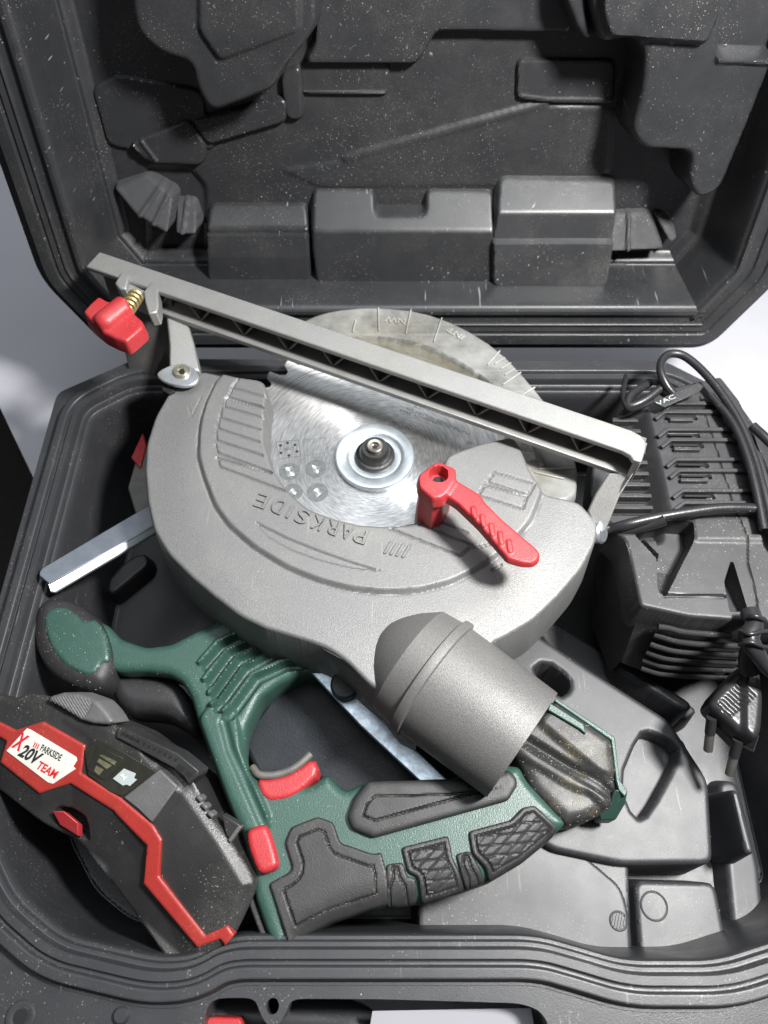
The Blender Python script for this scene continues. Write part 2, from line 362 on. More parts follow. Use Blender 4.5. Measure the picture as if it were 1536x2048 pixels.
M['led'] = mat('indicator_bar', (0.12, 0.115, 0.07), .4, var=.4, vscale=300)
M['icon'] = mat('pale_icon', (0.42, 0.47, 0.47), .4)
M['steel'] = mat('bright_steel', (0.52, 0.56, 0.57), .38, .75, var=.08, vscale=90)
M['grain'] = mat('sawdust_grain', (0.60, 0.55, 0.40), .8)
M['table'] = mat('white_table', (0.50, 0.50, 0.54), .55, var=.03, vscale=15, bump=.05)
M['hole'] = mat('recess_shade', (0.008, 0.008, 0.009), .7)  # near-black colour stands in for the shade inside holes and slots
# brushed blade steel, ground in circles about the arbor
def blade_mat():
    m = bpy.data.materials.new('ground_blade_steel'); m.use_nodes = True; N = m.node_tree.nodes; L = m.node_tree.links; b = N['Principled BSDF']
    b.inputs['Metallic'].default_value = .88; b.inputs['Anisotropic'].default_value = .9; b.inputs['Anisotropic Rotation'].default_value = .25
    tg = N.new('ShaderNodeTangent'); tg.direction_type = 'RADIAL'; tg.axis = 'Z'; L.new(tg.outputs[0], b.inputs['Tangent'])
    tc = N.new('ShaderNodeTexCoord'); sx = N.new('ShaderNodeSeparateXYZ'); L.new(tc.outputs['Object'], sx.inputs[0])
    ln = N.new('ShaderNodeVectorMath'); ln.operation = 'LENGTH'; L.new(tc.outputs['Object'], ln.inputs[0])
    at2 = N.new('ShaderNodeMath'); at2.operation = 'ARCTAN2'; L.new(sx.outputs[1], at2.inputs[0]); L.new(sx.outputs[0], at2.inputs[1])
    sc = N.new('ShaderNodeMath'); sc.operation = 'MULTIPLY'; sc.inputs[1].default_value = .005; L.new(at2.outputs[0], sc.inputs[0])
    cb = N.new('ShaderNodeCombineXYZ'); L.new(ln.outputs['Value'], cb.inputs[0]); L.new(sc.outputs[0], cb.inputs[1])
    n = N.new('ShaderNodeTexNoise'); n.inputs['Scale'].default_value = 1300; n.inputs['Detail'].default_value = 4; L.new(cb.outputs[0], n.inputs['Vector'])
    cr = N.new('ShaderNodeMapRange'); cr.inputs[1].default_value = .3; cr.inputs[2].default_value = .7; cr.inputs[3].default_value = .34; cr.inputs[4].default_value = .72; L.new(n.outputs['Fac'], cr.inputs[0])
    L.new(cr.outputs[0], b.inputs['Base Color'])
    bp = N.new('ShaderNodeBump'); bp.inputs['Strength'].default_value = .35; bp.inputs['Distance'].default_value = .0001; L.new(n.outputs['Fac'], bp.inputs['Height']); L.new(bp.outputs[0], b.inputs['Normal'])
    n2 = N.new('ShaderNodeTexNoise'); n2.inputs['Scale'].default_value = 60; n2.inputs['Detail'].default_value = 4; L.new(tc.outputs['Object'], n2.inputs['Vector'])
    rr = N.new('ShaderNodeMapRange'); rr.inputs[1].default_value = .3; rr.inputs[2].default_value = .7; rr.inputs[3].default_value = .32; rr.inputs[4].default_value = .44; L.new(n2.outputs['Fac'], rr.inputs[0]); L.new(rr.outputs[0], b.inputs['Roughness'])
    return m
M['blade'] = blade_mat()
def clear_mat(name, dusty, tint):
    m = bpy.data.materials.new(name); m.use_nodes = True; N = m.node_tree.nodes; L = m.node_tree.links; b = N['Principled BSDF']
    b.inputs['Base Color'].default_value = (*tint, 1); b.inputs['Roughness'].default_value = .32
    tr = N.new('ShaderNodeBsdfTransparent'); tr.inputs[0].default_value = (.86, .86, .82, 1)
    tc = N.new('ShaderNodeTexCoord'); n = N.new('ShaderNodeTexNoise'); n.inputs['Scale'].default_value = 38; n.inputs['Detail'].default_value = 6; n.inputs['Roughness'].default_value = .65; L.new(tc.outputs['Object'], n.inputs['Vector'])
    mr = N.new('ShaderNodeMapRange'); mr.inputs[1].default_value = .3; mr.inputs[2].default_value = .7; mr.inputs[3].default_value = max(.05, dusty - .22); mr.inputs[4].default_value = min(1, dusty + .22); L.new(n.outputs['Fac'], mr.inputs[0])
    cm = N.new('ShaderNodeMix'); cm.data_type = 'RGBA'; cm.inputs[6].default_value = (*tint, 1); cm.inputs[7].default_value = (.42, .395, .33, 1)
    n3 = N.new('ShaderNodeTexNoise'); n3.inputs['Scale'].default_value = 25; n3.inputs['Detail'].default_value = 5; L.new(tc.outputs['Object'], n3.inputs['Vector'])
    m3 = N.new('ShaderNodeMapRange'); m3.inputs[1].default_value = .42; m3.inputs[2].default_value = .7; L.new(n3.outputs['Fac'], m3.inputs[0]); L.new(m3.outputs[0], cm.inputs[0]); L.new(cm.outputs[2], b.inputs['Base Color'])
    mx = N.new('ShaderNodeMixShader'); L.new(mr.outputs[0], mx.inputs[0]); L.new(tr.outputs[0], mx.inputs[1]); L.new(b.outputs[0], mx.inputs[2]); L.new(mx.outputs[0], N['Material Output'].inputs[0])
    return m
M['clear'] = clear_mat('dusty_clear_plastic', .46, (.46, .465, .45))
M['clearface'] = clear_mat('stained_clear_plastic', .34, (.20, .18, .13))
M['clearrib'] = clear_mat('clear_rib', .5, (.66, .66, .64))

# ---------------------------------------------------------------- table
e1_ = at(0, 815, -92)[:2]; e2_ = at(62, 945, -92)[:2]; ed_ = (e2_ - e1_) / np.linalg.norm(e2_ - e1_)
fl_ = prism('floor', [(-2500, -2000), (2500, -2000), (2500, 2500), (-2500, 2500)], Z(-700), 20, mat('dark_floor', (.03, .025, .022), .6, var=.2), None, bevel=0, px=False); fl_['kind'] = 'structure'
tb = prism('table', [tuple(e1_ - ed_ * 700), tuple(e2_ + ed_ * 600), (900, -700), (900, 1100)], Z(-92), 20, M['table'], None, bevel=0, px=False); tb['kind'] = 'structure'

def disc_at(p, r, n=20): return [(p[0] + r * math.cos(t), p[1] + r * math.sin(t)) for t in np.linspace(0, 2 * math.pi, n, endpoint=False)]
# ================================================================ the open tool case
case = thing('tool_case', 'open black blow-moulded plastic tool case lying on the white table with its lid raised behind', 'tool case', (15, 150, -90))
LS = 1.06
LP = Plane((15 * LS, 312 * LS, 345 - 345 * LS), (1, 0, 0), (0, -math.cos(math.radians(15)), math.sin(math.radians(15))))
lid_out = [(x * LS, y * LS) for x, y in ((-186, 0), (186, 0), (213, 46), (213, 325), (-213, 325), (-213, 46))]
def lid_prof(d):
    d = d / LS
    H = -6 + 6 * ss(d, 4, 6.5) - 2.5 * ss(d, 9, 25) + 2.6 * (ss(d, 25, 26.2) - ss(d, 28.4, 29.6)) - 36 * ss(d, 29.5, 39) - 5 * ss(d, 40, 46)
    H = H * LS; return H - 1.3 * (ss(d, 12.5, 13.1) - ss(d, 14, 14.6)) + 1.3 * (ss(d, 18, 18.5) - ss(d, 19.4, 20)) + .9 * (ss(d, 35.4, 36) - ss(d, 37.6, 38.2)) 
lid = Field(lid_out, LP, 1.1, px=False, cr=12)
d = lid.d
dd_ = np.concatenate([[0, .5], np.arange(3.5, 9.5, .5), np.arange(12, 20.6, .33), np.arange(22, 25, 1.0), np.arange(25, 46.6, .5)]) * LS
sweep_band('lid_rim', lid_out, LP, np.concatenate([[1.5, 0], -dd_]), np.concatenate([[-20, -8], lid_prof(dd_)]), M['lid'], case, cr=12)
H = lid_prof(d) - 1.6 * (1 - ss(d, 46, 49))
lid.h = H
base_h = H.copy()
def lf(poly, n, soft=3.0, keepwall=True, rnd=1):
    k = 1 - ss(lid.sd(poly, -(n if not callable(n) else 30), rnd=rnd, cr=4, levels=(-soft / 2, 0, soft / 2)), -soft / 2, soft / 2)
    t = -(n(lid.XY[:, 1] / LS) if callable(n) else n)
    lid.h = np.where(True, lid.h * (1 - k) + t * k, lid.h)
lf([(560, 340), (690, 322), (1092, 212), (1228, 215), (1215, 350), (990, 372), (640, 375)], 45.2, 2.5)
lf([(296, 330), (380, 332), (412, 368), (416, 530), (300, 530)], 49, 3)
for l, dn, wd in (([(690, 318), (1092, 208)], 1.4, 1.2), ([(1150, 576), (1275, 580)], 1.4, 1.2)):
    lid.h += dn * (1 - ss(lid.ln(l, -44 if l[0][1] < 500 else -8), wd, wd * 2))
wallk = 1 - ss(d, 36, 46); lid.h = lid.h * (1 - wallk) + np.maximum(base_h, lid.h * (d > 35) + base_h * (d <= 35)) * wallk
lid.relax(1, .5)
lid_o = lid.build('lid', M['lid'], case, depth=18, draft=-1.5)
def lid_block(name, poly, n, r=2.2, m='lid', ramp=None, depth=None, cr=4, extra=(), draft=3.0, res=.85, lines=()):
    # one moulded block standing proud of the lid floor, traced at its own depth n behind the rim plane
    n = n * LS; P_ = Plane(LP.O - LP.n * n, LP.ex, LP.n); f = Field(poly, P_, res, cr=cr)
    if ramp:
        # faces that slope back towards the lid floor: (v, depth) pairs read from the photograph
        vs, ns = zip(*sorted(ramp)); off_ = lambda v: -float(np.interp(v, vs, ns)) * LS
        f = Field([LP.loc(u, v, off_(v)) for u, v in poly], LP, res, px=False, cr=cr)
        ww = np.array([LP.loc(768, v, off_(v))[1] for v in vs]); o2 = np.argsort(ww); f.h = -np.interp(f.XY[:, 1], ww[o2], np.array(ns)[o2] * LS); n = 0
    for q, dh, sf in extra: f.h += dh * (1 - ss(f.sd(q, 0, cr=3, levels=(-sf / 2, sf / 2)), -sf / 2, sf / 2))
    for q, dh, wd in lines: f.h += dh * (1 - ss(f.ln(q, off_(q[0][1] * .5 + q[1][1] * .5) if ramp else 0), wd, wd * 2))
    f.rnd(r, r * .9); f.h += .2 * np.sin(f.XY[:, 0] * .07 + 1) * np.sin(f.XY[:, 1] * .08)
    f.build(name, M[m], case, depth=50 * LS if ramp else (depth or max(3, 52 * LS - n - 1)), draft=draft); return f
LB_ = []
lid_block('moulded_panel', [(633, -420), (630, 85), (608, 128), (835, 128), (872, 62), (1145, 66), (1145, -420)], 36, 2.0)
lid_block('moulded_panel', [(600, 120), (780, 122), (778, 190), (600, 188)], 41.5, 1.5, lines=[([(606, 186), (774, 188)], .9, .8)])
lid_block('moulded_panel', [(1035, 118), (1232, 120), (1228, 208), (1092, 206), (1032, 198)], 41, 1.5, lines=[([(1040, 194), (1095, 201), (1222, 203)], .5, .9)])
lid_block('moulded_panel', [(182, 176), (232, 150), (400, 180), (430, 300), (250, 300), (215, 290)], 41, 1.8)
lid_block('moulded_panel', [(382, 244), (560, 196), (575, 205), (572, 245), (415, 292)], 38.5, 1.8)
lid_block('moulded_panel', [(258, 288), (378, 240), (412, 292), (404, 332), (300, 328)], 38, 1.8, lines=[([(262, 290), (296, 330)], 1.2, .8), ([(280, 280), (312, 322)], 1.0, .7)])
lid_block('moulded_panel', [(560, 150), (600, 130), (606, 240), (572, 240)], 39, 1.5)
lid_block('moulded_block', [(420, 405), (612, 403), (618, 470), (622, 575), (416, 575)], 20, 2.0, 'lid', [(403, 43), (452, 33), (458, 31), (466, 31), (472, 28), (515, 26), (575, 26)], depth=27)
lid_block('moulded_block', [(626, 372), (748, 374), (750, 430), (852, 430), (852, 374), (985, 376), (985, 575), (634, 575), (624, 500)], 22, 2.2, 'lid', [(372, 44), (384, 41.5), (458, 27), (466, 26), (575, 24)], depth=26)
lid_block('moulded_block', [(1000, 350), (1230, 356), (1214, 575), (986, 575), (985, 480)], 13, 1.8, 'ledge', [(350, 42), (424, 26.5), (430, 26), (478, 25.5), (487, 21), (575, 20)], depth=35)
lid_block('corner_fan', [(228, 376), (292, 346), (346, 392), (334, 468), (270, 428)], 18, 1.2, 'fan', [(346, 42), (470, 22)], depth=30, cr=2, lines=[([(278, 432), (322, 374)], 2.0, .8), ([(306, 452), (338, 386)], 2.0, .8)])
lid_block('corner_rib', [(352, 398), (390, 398), (392, 468), (352, 468)], 26, 1.2, 'fan', [(396, 44), (430, 38), (470, 28)], depth=24, cr=2, lines=[([(370, 400), (370, 465)], 1.8, .8)])
lid_block('corner_fan', [(1224, 426), (1298, 421), (1328, 498), (1212, 504)], 20, 1.2, 'fan', [(420, 41), (505, 28.5)], depth=30, cr=2, lines=[([(1250, 500), (1262, 430)], 2.0, .8)])
lid_block('corner_rib', [(1308, 424), (1322, 422), (1356, 474), (1342, 486)], 26, 1.0, 'fan', [(420, 42), (490, 28)], depth=24, cr=2)
lid_block('moulded_bulge', [(262, -430), (262, 0), (272, 62), (300, 92), (330, 112), (372, 122), (386, 140), (392, 175), (412, 213), (432, 222), (548, 178), (566, 140), (606, 92), (634, 50), (634, -430)], 12, 3.2, cr=6, extra=[([(395, -430), (398, 60), (440, 120), (600, 60), (596, -430)], 2.2, 3)])
lid_block('moulded_bulge', [(1128, -430), (1128, -10), (1152, 52), (1168, 78), (1184, 78), (1172, 20), (1176, -430)], 20, 2.2, cr=3)
lid_block('moulded_bulge', [(1180, -430), (1180, 0), (1196, 70), (1206, 84), (1236, 82), (1262, 72), (1290, 96), (1284, 180), (1262, 262), (1285, 298), (1385, 302), (1376, 370), (1398, 400), (1440, 382), (1500, 240), (1570, 60), (1570, -430)], 14, 3.2, cr=6, extra=[([(1200, -430), (1200, 20), (1215, 70), (1410, 84), (1440, 10), (1440, -430)], 5, 3), ([(1452, -430), (1440, 60), (1438, 110), (1600, 114), (1600, -430)], -12, 4)], lines=[([(1440, 116), (1560, 120)], 2.0, 1.4)])
lid.h = lid.h

BP = Z(0)
inner = [(-181, 60), (-181, 42), (-158, 12), (-133, -4), (-92, -12), (-76, -11), (-63, -4), (62, -4), (78, -8), (97, -13), (136, -13), (186, 0), (211, 22), (211, 200), (207, 240), (196, 272), (168, 292), (-151, 292), (-179, 272)]
outl = [(-197, 285), (-197, 30), (-190, 10), (-190, -60)]
fl = [tuple(Z(-6).loc(u, v)) for u, v in ((395, 2150), (412, 2020), (428, 1996), (510, 1995), (519, 2020), (530, 2044), (546, 2056), (563, 2044), (574, 2020), (584, 1997), (760, 1998), (1040, 2006), (1080, 2020), (1100, 2055), (1110, 2150))]
outl += [(fl[0][0], -60)] + fl[1:-1] + [(fl[-1][0], -60), (228, -60), (228, 205), (223, 243), (210, 283), (174, 310), (-154, 312)]
hc = Z(-6).loc(546, 2012); hole = [(hc[0] + 2.6 * math.cos(a), hc[1] + 2.9 * math.sin(a)) for a in np.linspace(0, 2 * math.pi, 13)[:-1]]
bs = Field(outl, BP, 1.05, px=False, holes=[hole], cr=5)
s_in = bs.sd(inner, px=False, cr=10)          # negative inside the opening
def base_prof(o, i):
    h = 0 * o - 1.8 * (ss(o, 3.0, 3.6) - ss(o, 4.8, 5.4)) + .5 * ss(o, 5.4, 6.0) - 5.0 * ss(o, 9.5, 11) - 1.2 * (ss(o, 12.3, 12.8) - ss(o, 13.6, 14.1)) 
    h = h - 5.0 * ss(i, 0.3, 1.4) - 2.5 * (ss(i, 3.0, 3.8) ) - 76 * ss(i, 5.2, 13)
    return h
o_ = np.maximum(s_in, 0); i_ = np.maximum(-s_in, 0)
oo = np.concatenate([np.arange(-13.5, -5, .6), np.arange(-5, 12.2, .34)])
sweep_band('base_rim', inner, BP, np.concatenate([oo, [12.6]]), np.concatenate([base_prof(np.maximum(oo, 0), np.maximum(-oo, 0)), [-11]]), M['base'], case, cr=10)
bs.h = np.where(o_ > 0, -5.15 - 1.6 * (1 - ss(o_, 5, 8)), base_prof(o_, i_) - 6.8 * ss(-i_, -8, 0) - 1.6)
def bf(poly, z, soft=4.0, rnd=1):
    k = 1 - ss(bs.sd(poly, z, rnd=rnd, cr=4, levels=(-soft / 2, 0, soft / 2)), -soft / 2, soft / 2); k = k * ss(i_, 2.5, 6)
    bs.h = bs.h * (1 - k) + z * k
bs.relax(1, .5, keep=(o_ > 0) | bs.bd)
for c, z_, r in (((1308, 1812), -57, 6.2), ((1237, 1842), -55, 4.0)):
    cc = at(*c, z_)
    lathe('mould_mark', [(r - .9, -1), (r - .5, .35), (r, .5), (r + .4, .35), (r + .8, -1)], cc, (0, 0, 1), M['floor'], case, 40)
    if r < 5:
        for k in range(-2, 3):
            hl = math.sqrt(max(0, r * r - (k * 1.4) ** 2)) * .85; p_ = np.array([cc[0] + k * 1.4, cc[1]]); e_ = np.array([.35, .94])
            bar_between('mould_bar', [*(p_ - e_ * hl), cc[2]], [*(p_ + e_ * hl), cc[2]], .6, .9, M['floor'], case, bevel=.1)
lathe('moulded_pin', [(0, 3.0), (2.4, 3.0), (3.0, 2.4), (3.2, 0)], at(245, 2030, -6), (0, 0, 1), M['base'], case, 28)
lathe('moulded_socket', [(2.8, .2), (4.6, .6), (5.4, .5), (5.9, 0)], at(40, 2035, -5), (0, 0, 1), M['base'], case, 32)
prism('socket_hole', disc_at(at(40, 2035, -5), 3.2), Z(-4.9), .3, M['hole'], case, 0, px=False)
PITH = [(1280, 1468), (1304, 1463), (1355, 1492), (1357, 1518), (1297, 1627), (1272, 1640), (1240, 1565)]
def base_block(name, poly, z, r=2.0, holes=(), depth=None, cr=5, draft=2.5, res=.85, mound=0, lines=()):
    f = Field(poly, Z(z), res, cr=cr, holes=holes)
    if mound: q, _ = polydist(f.XY, f.out); f.h -= mound * (1 - np.sqrt(np.clip(1 - (1 - np.clip(q / (mound * 1.5), 0, 1)) ** 2, 0, 1)))
    for q, dh, wd in lines: f.h += dh * (1 - ss(f.ln(q), wd, wd * 2))
    f.rnd(r, r * .9); f.build(name, M['floor'], case, depth=depth or (87 + z), draft=draft); return f
PF = []
PF.append(base_block('floor_panel', [(1000, 1290), (1040, 1245), (1160, 1325), (1340, 1440), (1418, 1560), (1428, 1728), (1245, 1730), (1100, 1700), (950, 1560)], -49, 2.5, holes=[[(1062, 1342), (1090, 1320), (1139, 1354), (1142, 1380), (1118, 1396)], PITH]))
base_block('floor_panel', [(1220, 1565), (1270, 1450), (1310, 1448), (1375, 1485), (1372, 1530), (1310, 1645), (1270, 1655)], -61, 1)
base_block('floor_ledge', [(1070, 1255), (1100, 1235), (1240, 1325), (1400, 1420), (1370, 1446), (1240, 1380), (1100, 1300)], -66, 2)
base_block('floor_ledge', [(1225, 1308), (1245, 1314), (1388, 1408), (1374, 1426), (1240, 1342)], -46, 2)
base_block('floor_panel', [(1090, 1640), (1168, 1642), (1257, 1705), (1268, 1990), (1120, 1990)], -56, 2, depth=30)
PF.append(base_block('floor_panel', [(1268, 1760), (1432, 1764), (1475, 1990), (1284, 1990)], -57, 2.5))
PF.append(base_block('floor_panel', [(835, 1640), (1110, 1650), (1160, 1700), (1246, 1772), (1262, 1830), (1270, 1990), (835, 1990)], -55, 2.5))
base_block('floor_panel', [(1436, 1560), (1475, 1560), (1520, 1730), (1545, 1990), (1478, 1990)], -72, 3)
base_block('floor_ridge', [(1462, 1578), (1476, 1580), (1510, 1708), (1492, 1708)], -48, 2, draft=4, cr=2)
base_block('floor_ridge', [(655, 1828), (668, 1828), (670, 1893), (760, 1903), (760, 1912), (655, 1910)], -54, 1.2, cr=2)
base_block('floor_ridge', [(205, 1172), (250, 1120), (290, 1102), (300, 1128), (222, 1192)], -72, 2)
base_o = bs.build('base', M['base'], case, depth=84, draft=-2)
# carrying handle below the front flange, and red latch
tube('handle', [(380, 2120, -40), (420, 2050, -40), (480, 2035, -42), (640, 2040, -42), (720, 2060, -40), (760, 2120, -40)], 9, M['base'], case, seg=16)
prism('latch', [(412, 2040), (420, 2034), (478, 2036), (484, 2046), (480, 2110), (408, 2110)], Z(-14), 12, M['red'], case, .8)

# ================================================================ circular saw
G0 = at(750, 912, 20)
saw = thing('circular_saw', 'grey and green cordless circular saw lying blade side up in the open case', 'circular saw', (G0[0], G0[1], -60))
GZ = 26
gp = Z(GZ)
guard_out = [(398, 745), (405, 739), (470, 758), (528, 766), (536, 790), (530, 820), (528, 884), (543, 932), (561, 967), (583, 993), (615, 1021), (667, 1041), (719, 1053), (771, 1057), (823, 1051), (862, 1036), (884, 985), (886, 935), (893, 918), (908, 909), (965, 890), (1026, 877), (1040, 900), (1060, 950), (1088, 988), (1153, 1001), (1168, 1010), (1198, 1045), (1193, 1082), (1165, 1135), (1118, 1190), (1068, 1238), (1010, 1272), (985, 1282), (960, 1330), (880, 1420), (820, 1440), (771, 1392), (732, 1360), (693, 1321), (654, 1295), (615, 1281), (530, 1255), (478, 1230), (426, 1190), (380, 1151), (335, 1106), (306, 1058), (293, 1000), (288, 936), (291, 884), (309, 828), (337, 780), (370, 765)]
g = Field(guard_out, gp, 0.62, cr=4)
ring = [(430, 770), (413, 806), (400, 850), (396, 915), (409, 960), (430, 1015), (458, 1054), (510, 1099), (576, 1139), (641, 1165), (706, 1181), (771, 1187), (836, 1184), (900, 1168), (960, 1138), (1015, 1098), (1062, 1045), (1085, 985), (1082, 930)]
inring = g.sd(ring + [(1040, 860), (900, 850), (600, 700), (500, 690)], rnd=2)
lr = g.ln(ring, sm=2)
g.h = 2.4 * (1 - ss(inring, -1.4, 1.2)) - .5 * (1 - ss(lr - 0, .6, 1.6))
cz = np.array(gp.loc(750, 912)); rad = np.hypot(*(g.XY - cz).T)
g.h -= 1.6 * ss(rad, 95, 122)
g.rnd(1.7, 1.3)
gs = [[(1000, 735), (840, 690), (868, 652)], [(1000, 785), (822, 735), (840, 698)], [(985, 830), (805, 778), (812, 740), (985, 783)], [(970, 885), (785, 828), (792, 790)], [(965, 940), (773, 878), (781, 840)], [(980, 1003), (768, 932), (768, 895)], [(1020, 1080), (773, 990), (765, 955)], [(1080, 1165), (785, 1055), (770, 1015), (1020, 1082)]]
for l in gs: g.groove([(100 + x / 2.3, 480 + y / 2.3) for x, y in l], 1.0, 1.0)
for l in ([(410, 735), (440, 700), (600, 745), (575, 790), (410, 735)], [(375, 790), (400, 750), (570, 795), (550, 845), (375, 790)], [(20, 922), (110, 892), (350, 990), (305, 1032), (20, 922)], [(140, 908), (190, 884), (330, 940)], [(360, 1000), (420, 985)], [(430, 1085), (470, 1060)]):
    g.groove([(768 + x / 2, 600 + y / 2) for x, y in l], .95, .9)
g.groove([(640, 770), (650, 810), (692, 722)] and [(100 + x / 2.3, 480 + y / 2.3) for x, y in ((636, 765), (650, 810), (694, 722))], .5, .4)
leaf = [(400, 380), (440, 425), (510, 465), (600, 498), (700, 522), (788, 531), (700, 505), (600, 470), (500, 430)]
leafpx = [(250 + x / 1.536, 800 + y / 1.536) for x, y in leaf]
g.step(leafpx, -1.0, 1.0, off=0, add=True)
g.h -= 1.2 * (1 - ss(g.ln([(771, 1392), (700, 1325), (640, 1292)]), 1.5, 6)) * 0
guard = g.build('blade_guard', M['guard'], saw, depth=40, draft=3.2)
# raised lettering along the arc of the guard
letters = [('P', 727, 1066, 715, 1090), ('A', 702, 1058, 688, 1082), ('R', 676, 1050, 660, 1072), ('K', 646, 1040, 627, 1063), ('S', 613, 1030, 592, 1052), ('I', 586, 1020, 566, 1040), ('D', 566, 1010, 540, 1027), ('E', 534, 998, 508, 1018)]
def raised_letters():
    # letter by letter: baseline centre -> cap centre, upside down as in the picture
    cen = [('P', 722, 1078), ('A', 695, 1070), ('R', 666, 1061), ('K', 636, 1051), ('S', 606, 1039), ('I', 582, 1029), ('D', 557, 1019), ('E', 525, 1008)]
    for i, (ch, u, v) in enumerate(cen):
        a = cen[max(0, i - 1)]; b = cen[min(len(cen) - 1, i + 1)]
        A = np.array(gp.loc(a[1], a[2])); B = np.array(gp.loc(b[1], b[2])); e = (B - A) / np.linalg.norm(B - A)
        c = np.array(gp.loc(u, v)); wd = 1.3 if ch == 'I' else 6.0; hh = 8.0; up = np.array([-e[1], e[0]])
        p0 = c - e * wd / 2 - up * hh / 2; p1 = c + e * wd / 2 - up * hh / 2
        o = text('raised_letter', ch, gp, p0, p1, hh, M['guard'], guard, top=3.5, thick=1.8, px=False)
        bb = o.modifiers.new('bevel', 'BEVEL'); bb.width = .22 * MM; bb.segments = 1; bb.limit_method = 'ANGLE'
    for k in range(4):
        u = 764 + k * 12; v = 1100 + k * 2.6
        prism('raised_slash', [(u, v - 4), (u + 6, v - 4 + 1), (u + 19, v - 21), (u + 13, v - 22)] if False else [(u + 2, v + 12), (u + 8, v + 13), (u + 23, v - 12), (u + 17, v - 13)], gp, 1.6, M['guard'], guard, .2, 3.2, seg=1)
raised_letters()
# small arrow on the left of the guard is part of the groove work above

# blade
bz = 9.0; BC = at(750, 918, bz)
def make_blade():
    nT = 40; R = 88; pr = []
    for k in range(nT):
        a0 = 2 * math.pi * k / nT; s_ = 2 * math.pi / nT
        for f, r in ((0, R), (.10, R - .4), (.18, R - .8), (.32, R - 2), (.42, R - 7.5), (.62, R - 8.6), (.82, R - 6.5), (.93, R - 3)): pr.append((a0 + f * s_, r))
    n = len(pr); rings = [pr] + [[(a, r) for a, _ in pr] for r in (78, 70, 62, 54, 46, 38, 30, 22, 14)]
    V = [(r * math.cos(a) * MM, r * math.sin(a) * MM, 0) for rg in rings for a, r in rg]; m = len(rings)
    V += [(V[i][0], V[i][1], -.0018) for i in range(n)]
    F = [[k * n + i, k * n + (i + 1) % n, (k + 1) * n + (i + 1) % n, (k + 1) * n + i] for k in range(m - 1) for i in range(n)]
    F += [[(i + 1) % n, i, m * n + i, m * n + (i + 1) % n] for i in range(n)]
    me = bpy.data.meshes.new('blade'); me.from_pydata(V, [], F); me.materials.append(M['blade']); me.update()
    o = bpy.data.objects.new('saw_blade', me); C.objects.link(o); o.parent = saw; o.location = Vector(BC - np.array(saw['_o'])) * MM; o['_o'] = [float(x) for x in BC]
    return o
blade = make_blade()
lp = Plane((0, 0, bz), (1, 0, 0), (0, 0, 1))
def disc_px(c, r, n=24): 
    a = lp.loc(*c); return [(a[0] + r * math.cos(t), a[1] + r * math.sin(t)) for t in np.linspace(0, 2 * math.pi, n, endpoint=False)]
for c, r in (((579, 943), 5.6), ((632, 937), 5.8), ((586, 984), 5.2), ((635, 985), 5.8)):
    prism('safety_icon', disc_px(c, r), lp, .12, M['print'], blade, 0, .09, px=False)
for sh in ([(570, 936), (584, 932), (590, 950), (576, 954)], [(624, 930), (640, 934), (636, 947), (626, 944)], [(626, 982), (634, 975), (645, 985), (634, 995)], [(577, 985), (585, 976), (594, 985), (590, 990)]):
    prism('icon_figure', sh, lp, .12, M['blade'], blade, 0, .16)
def frame_lines(pts, wd, m, nm, close=True):
    p = list(pts) + ([pts[0]] if close else [])
    L_ = np.array([lp.loc(*q) for q in p]); V = []; F = []
    for i in range(len(L_) - 1):
        d_ = L_[i + 1] - L_[i]; e = d_ / np.linalg.norm(d_); nn = np.array([-e[1], e[0]]) * wd / 2; k = len(V)
        for q in (L_[i] - nn, L_[i + 1] - nn, L_[i + 1] + nn, L_[i] + nn): V.append(lp.W(q[0], q[1], .1))
        F.append([k, k + 1, k + 2, k + 3])
    o = link_mesh(nm, V, F, m, blade, False); return o
frame_lines([(552, 884), (597, 880), (602, 912), (558, 918)], .3, M['print'], 'print_box')
frame_lines([(606, 880), (652, 876), (656, 905), (610, 911)], .2, M['faint'], 'print_box')
for c in ((561, 891), (575, 886), (590, 890), (594, 903), (578, 911), (562, 906)): prism('print_dot', disc_px(c, .9, 10), lp, .1, M['ink'], blade, 0, .1, px=False)
text('print_text', 'UW', lp, (588, 893), (566, 896), 2.2, M['print'], blade, .12, .1)
frame_lines([(546, 800), (560, 783), (590, 760), (622, 742), (646, 738), (646, 746), (624, 750), (595, 768), (562, 793), (545, 812)], .35, M['print'], 'expansion_slot', False)
for i, s_ in enumerate(['MADE IN GERMANY 5598', 'ARTICLE 200-165 CLASSIC 6098', 'KREISSAEGEBLATT 24 Z', 'n max 6500 1/min', 'WOOD LINE']):
    text('print_text', s_, lp, (940 + i * 8 - (i % 2) * 30, 866 - i * 10), (800 + i * 14, 812 - i * 4 + 6), 1.5, M['faint'], blade, .12, .1)
text('print_text', 'BLATT 165', lp, (985, 893), (935, 882), 1.9, M['faint'], blade, .12, .1)
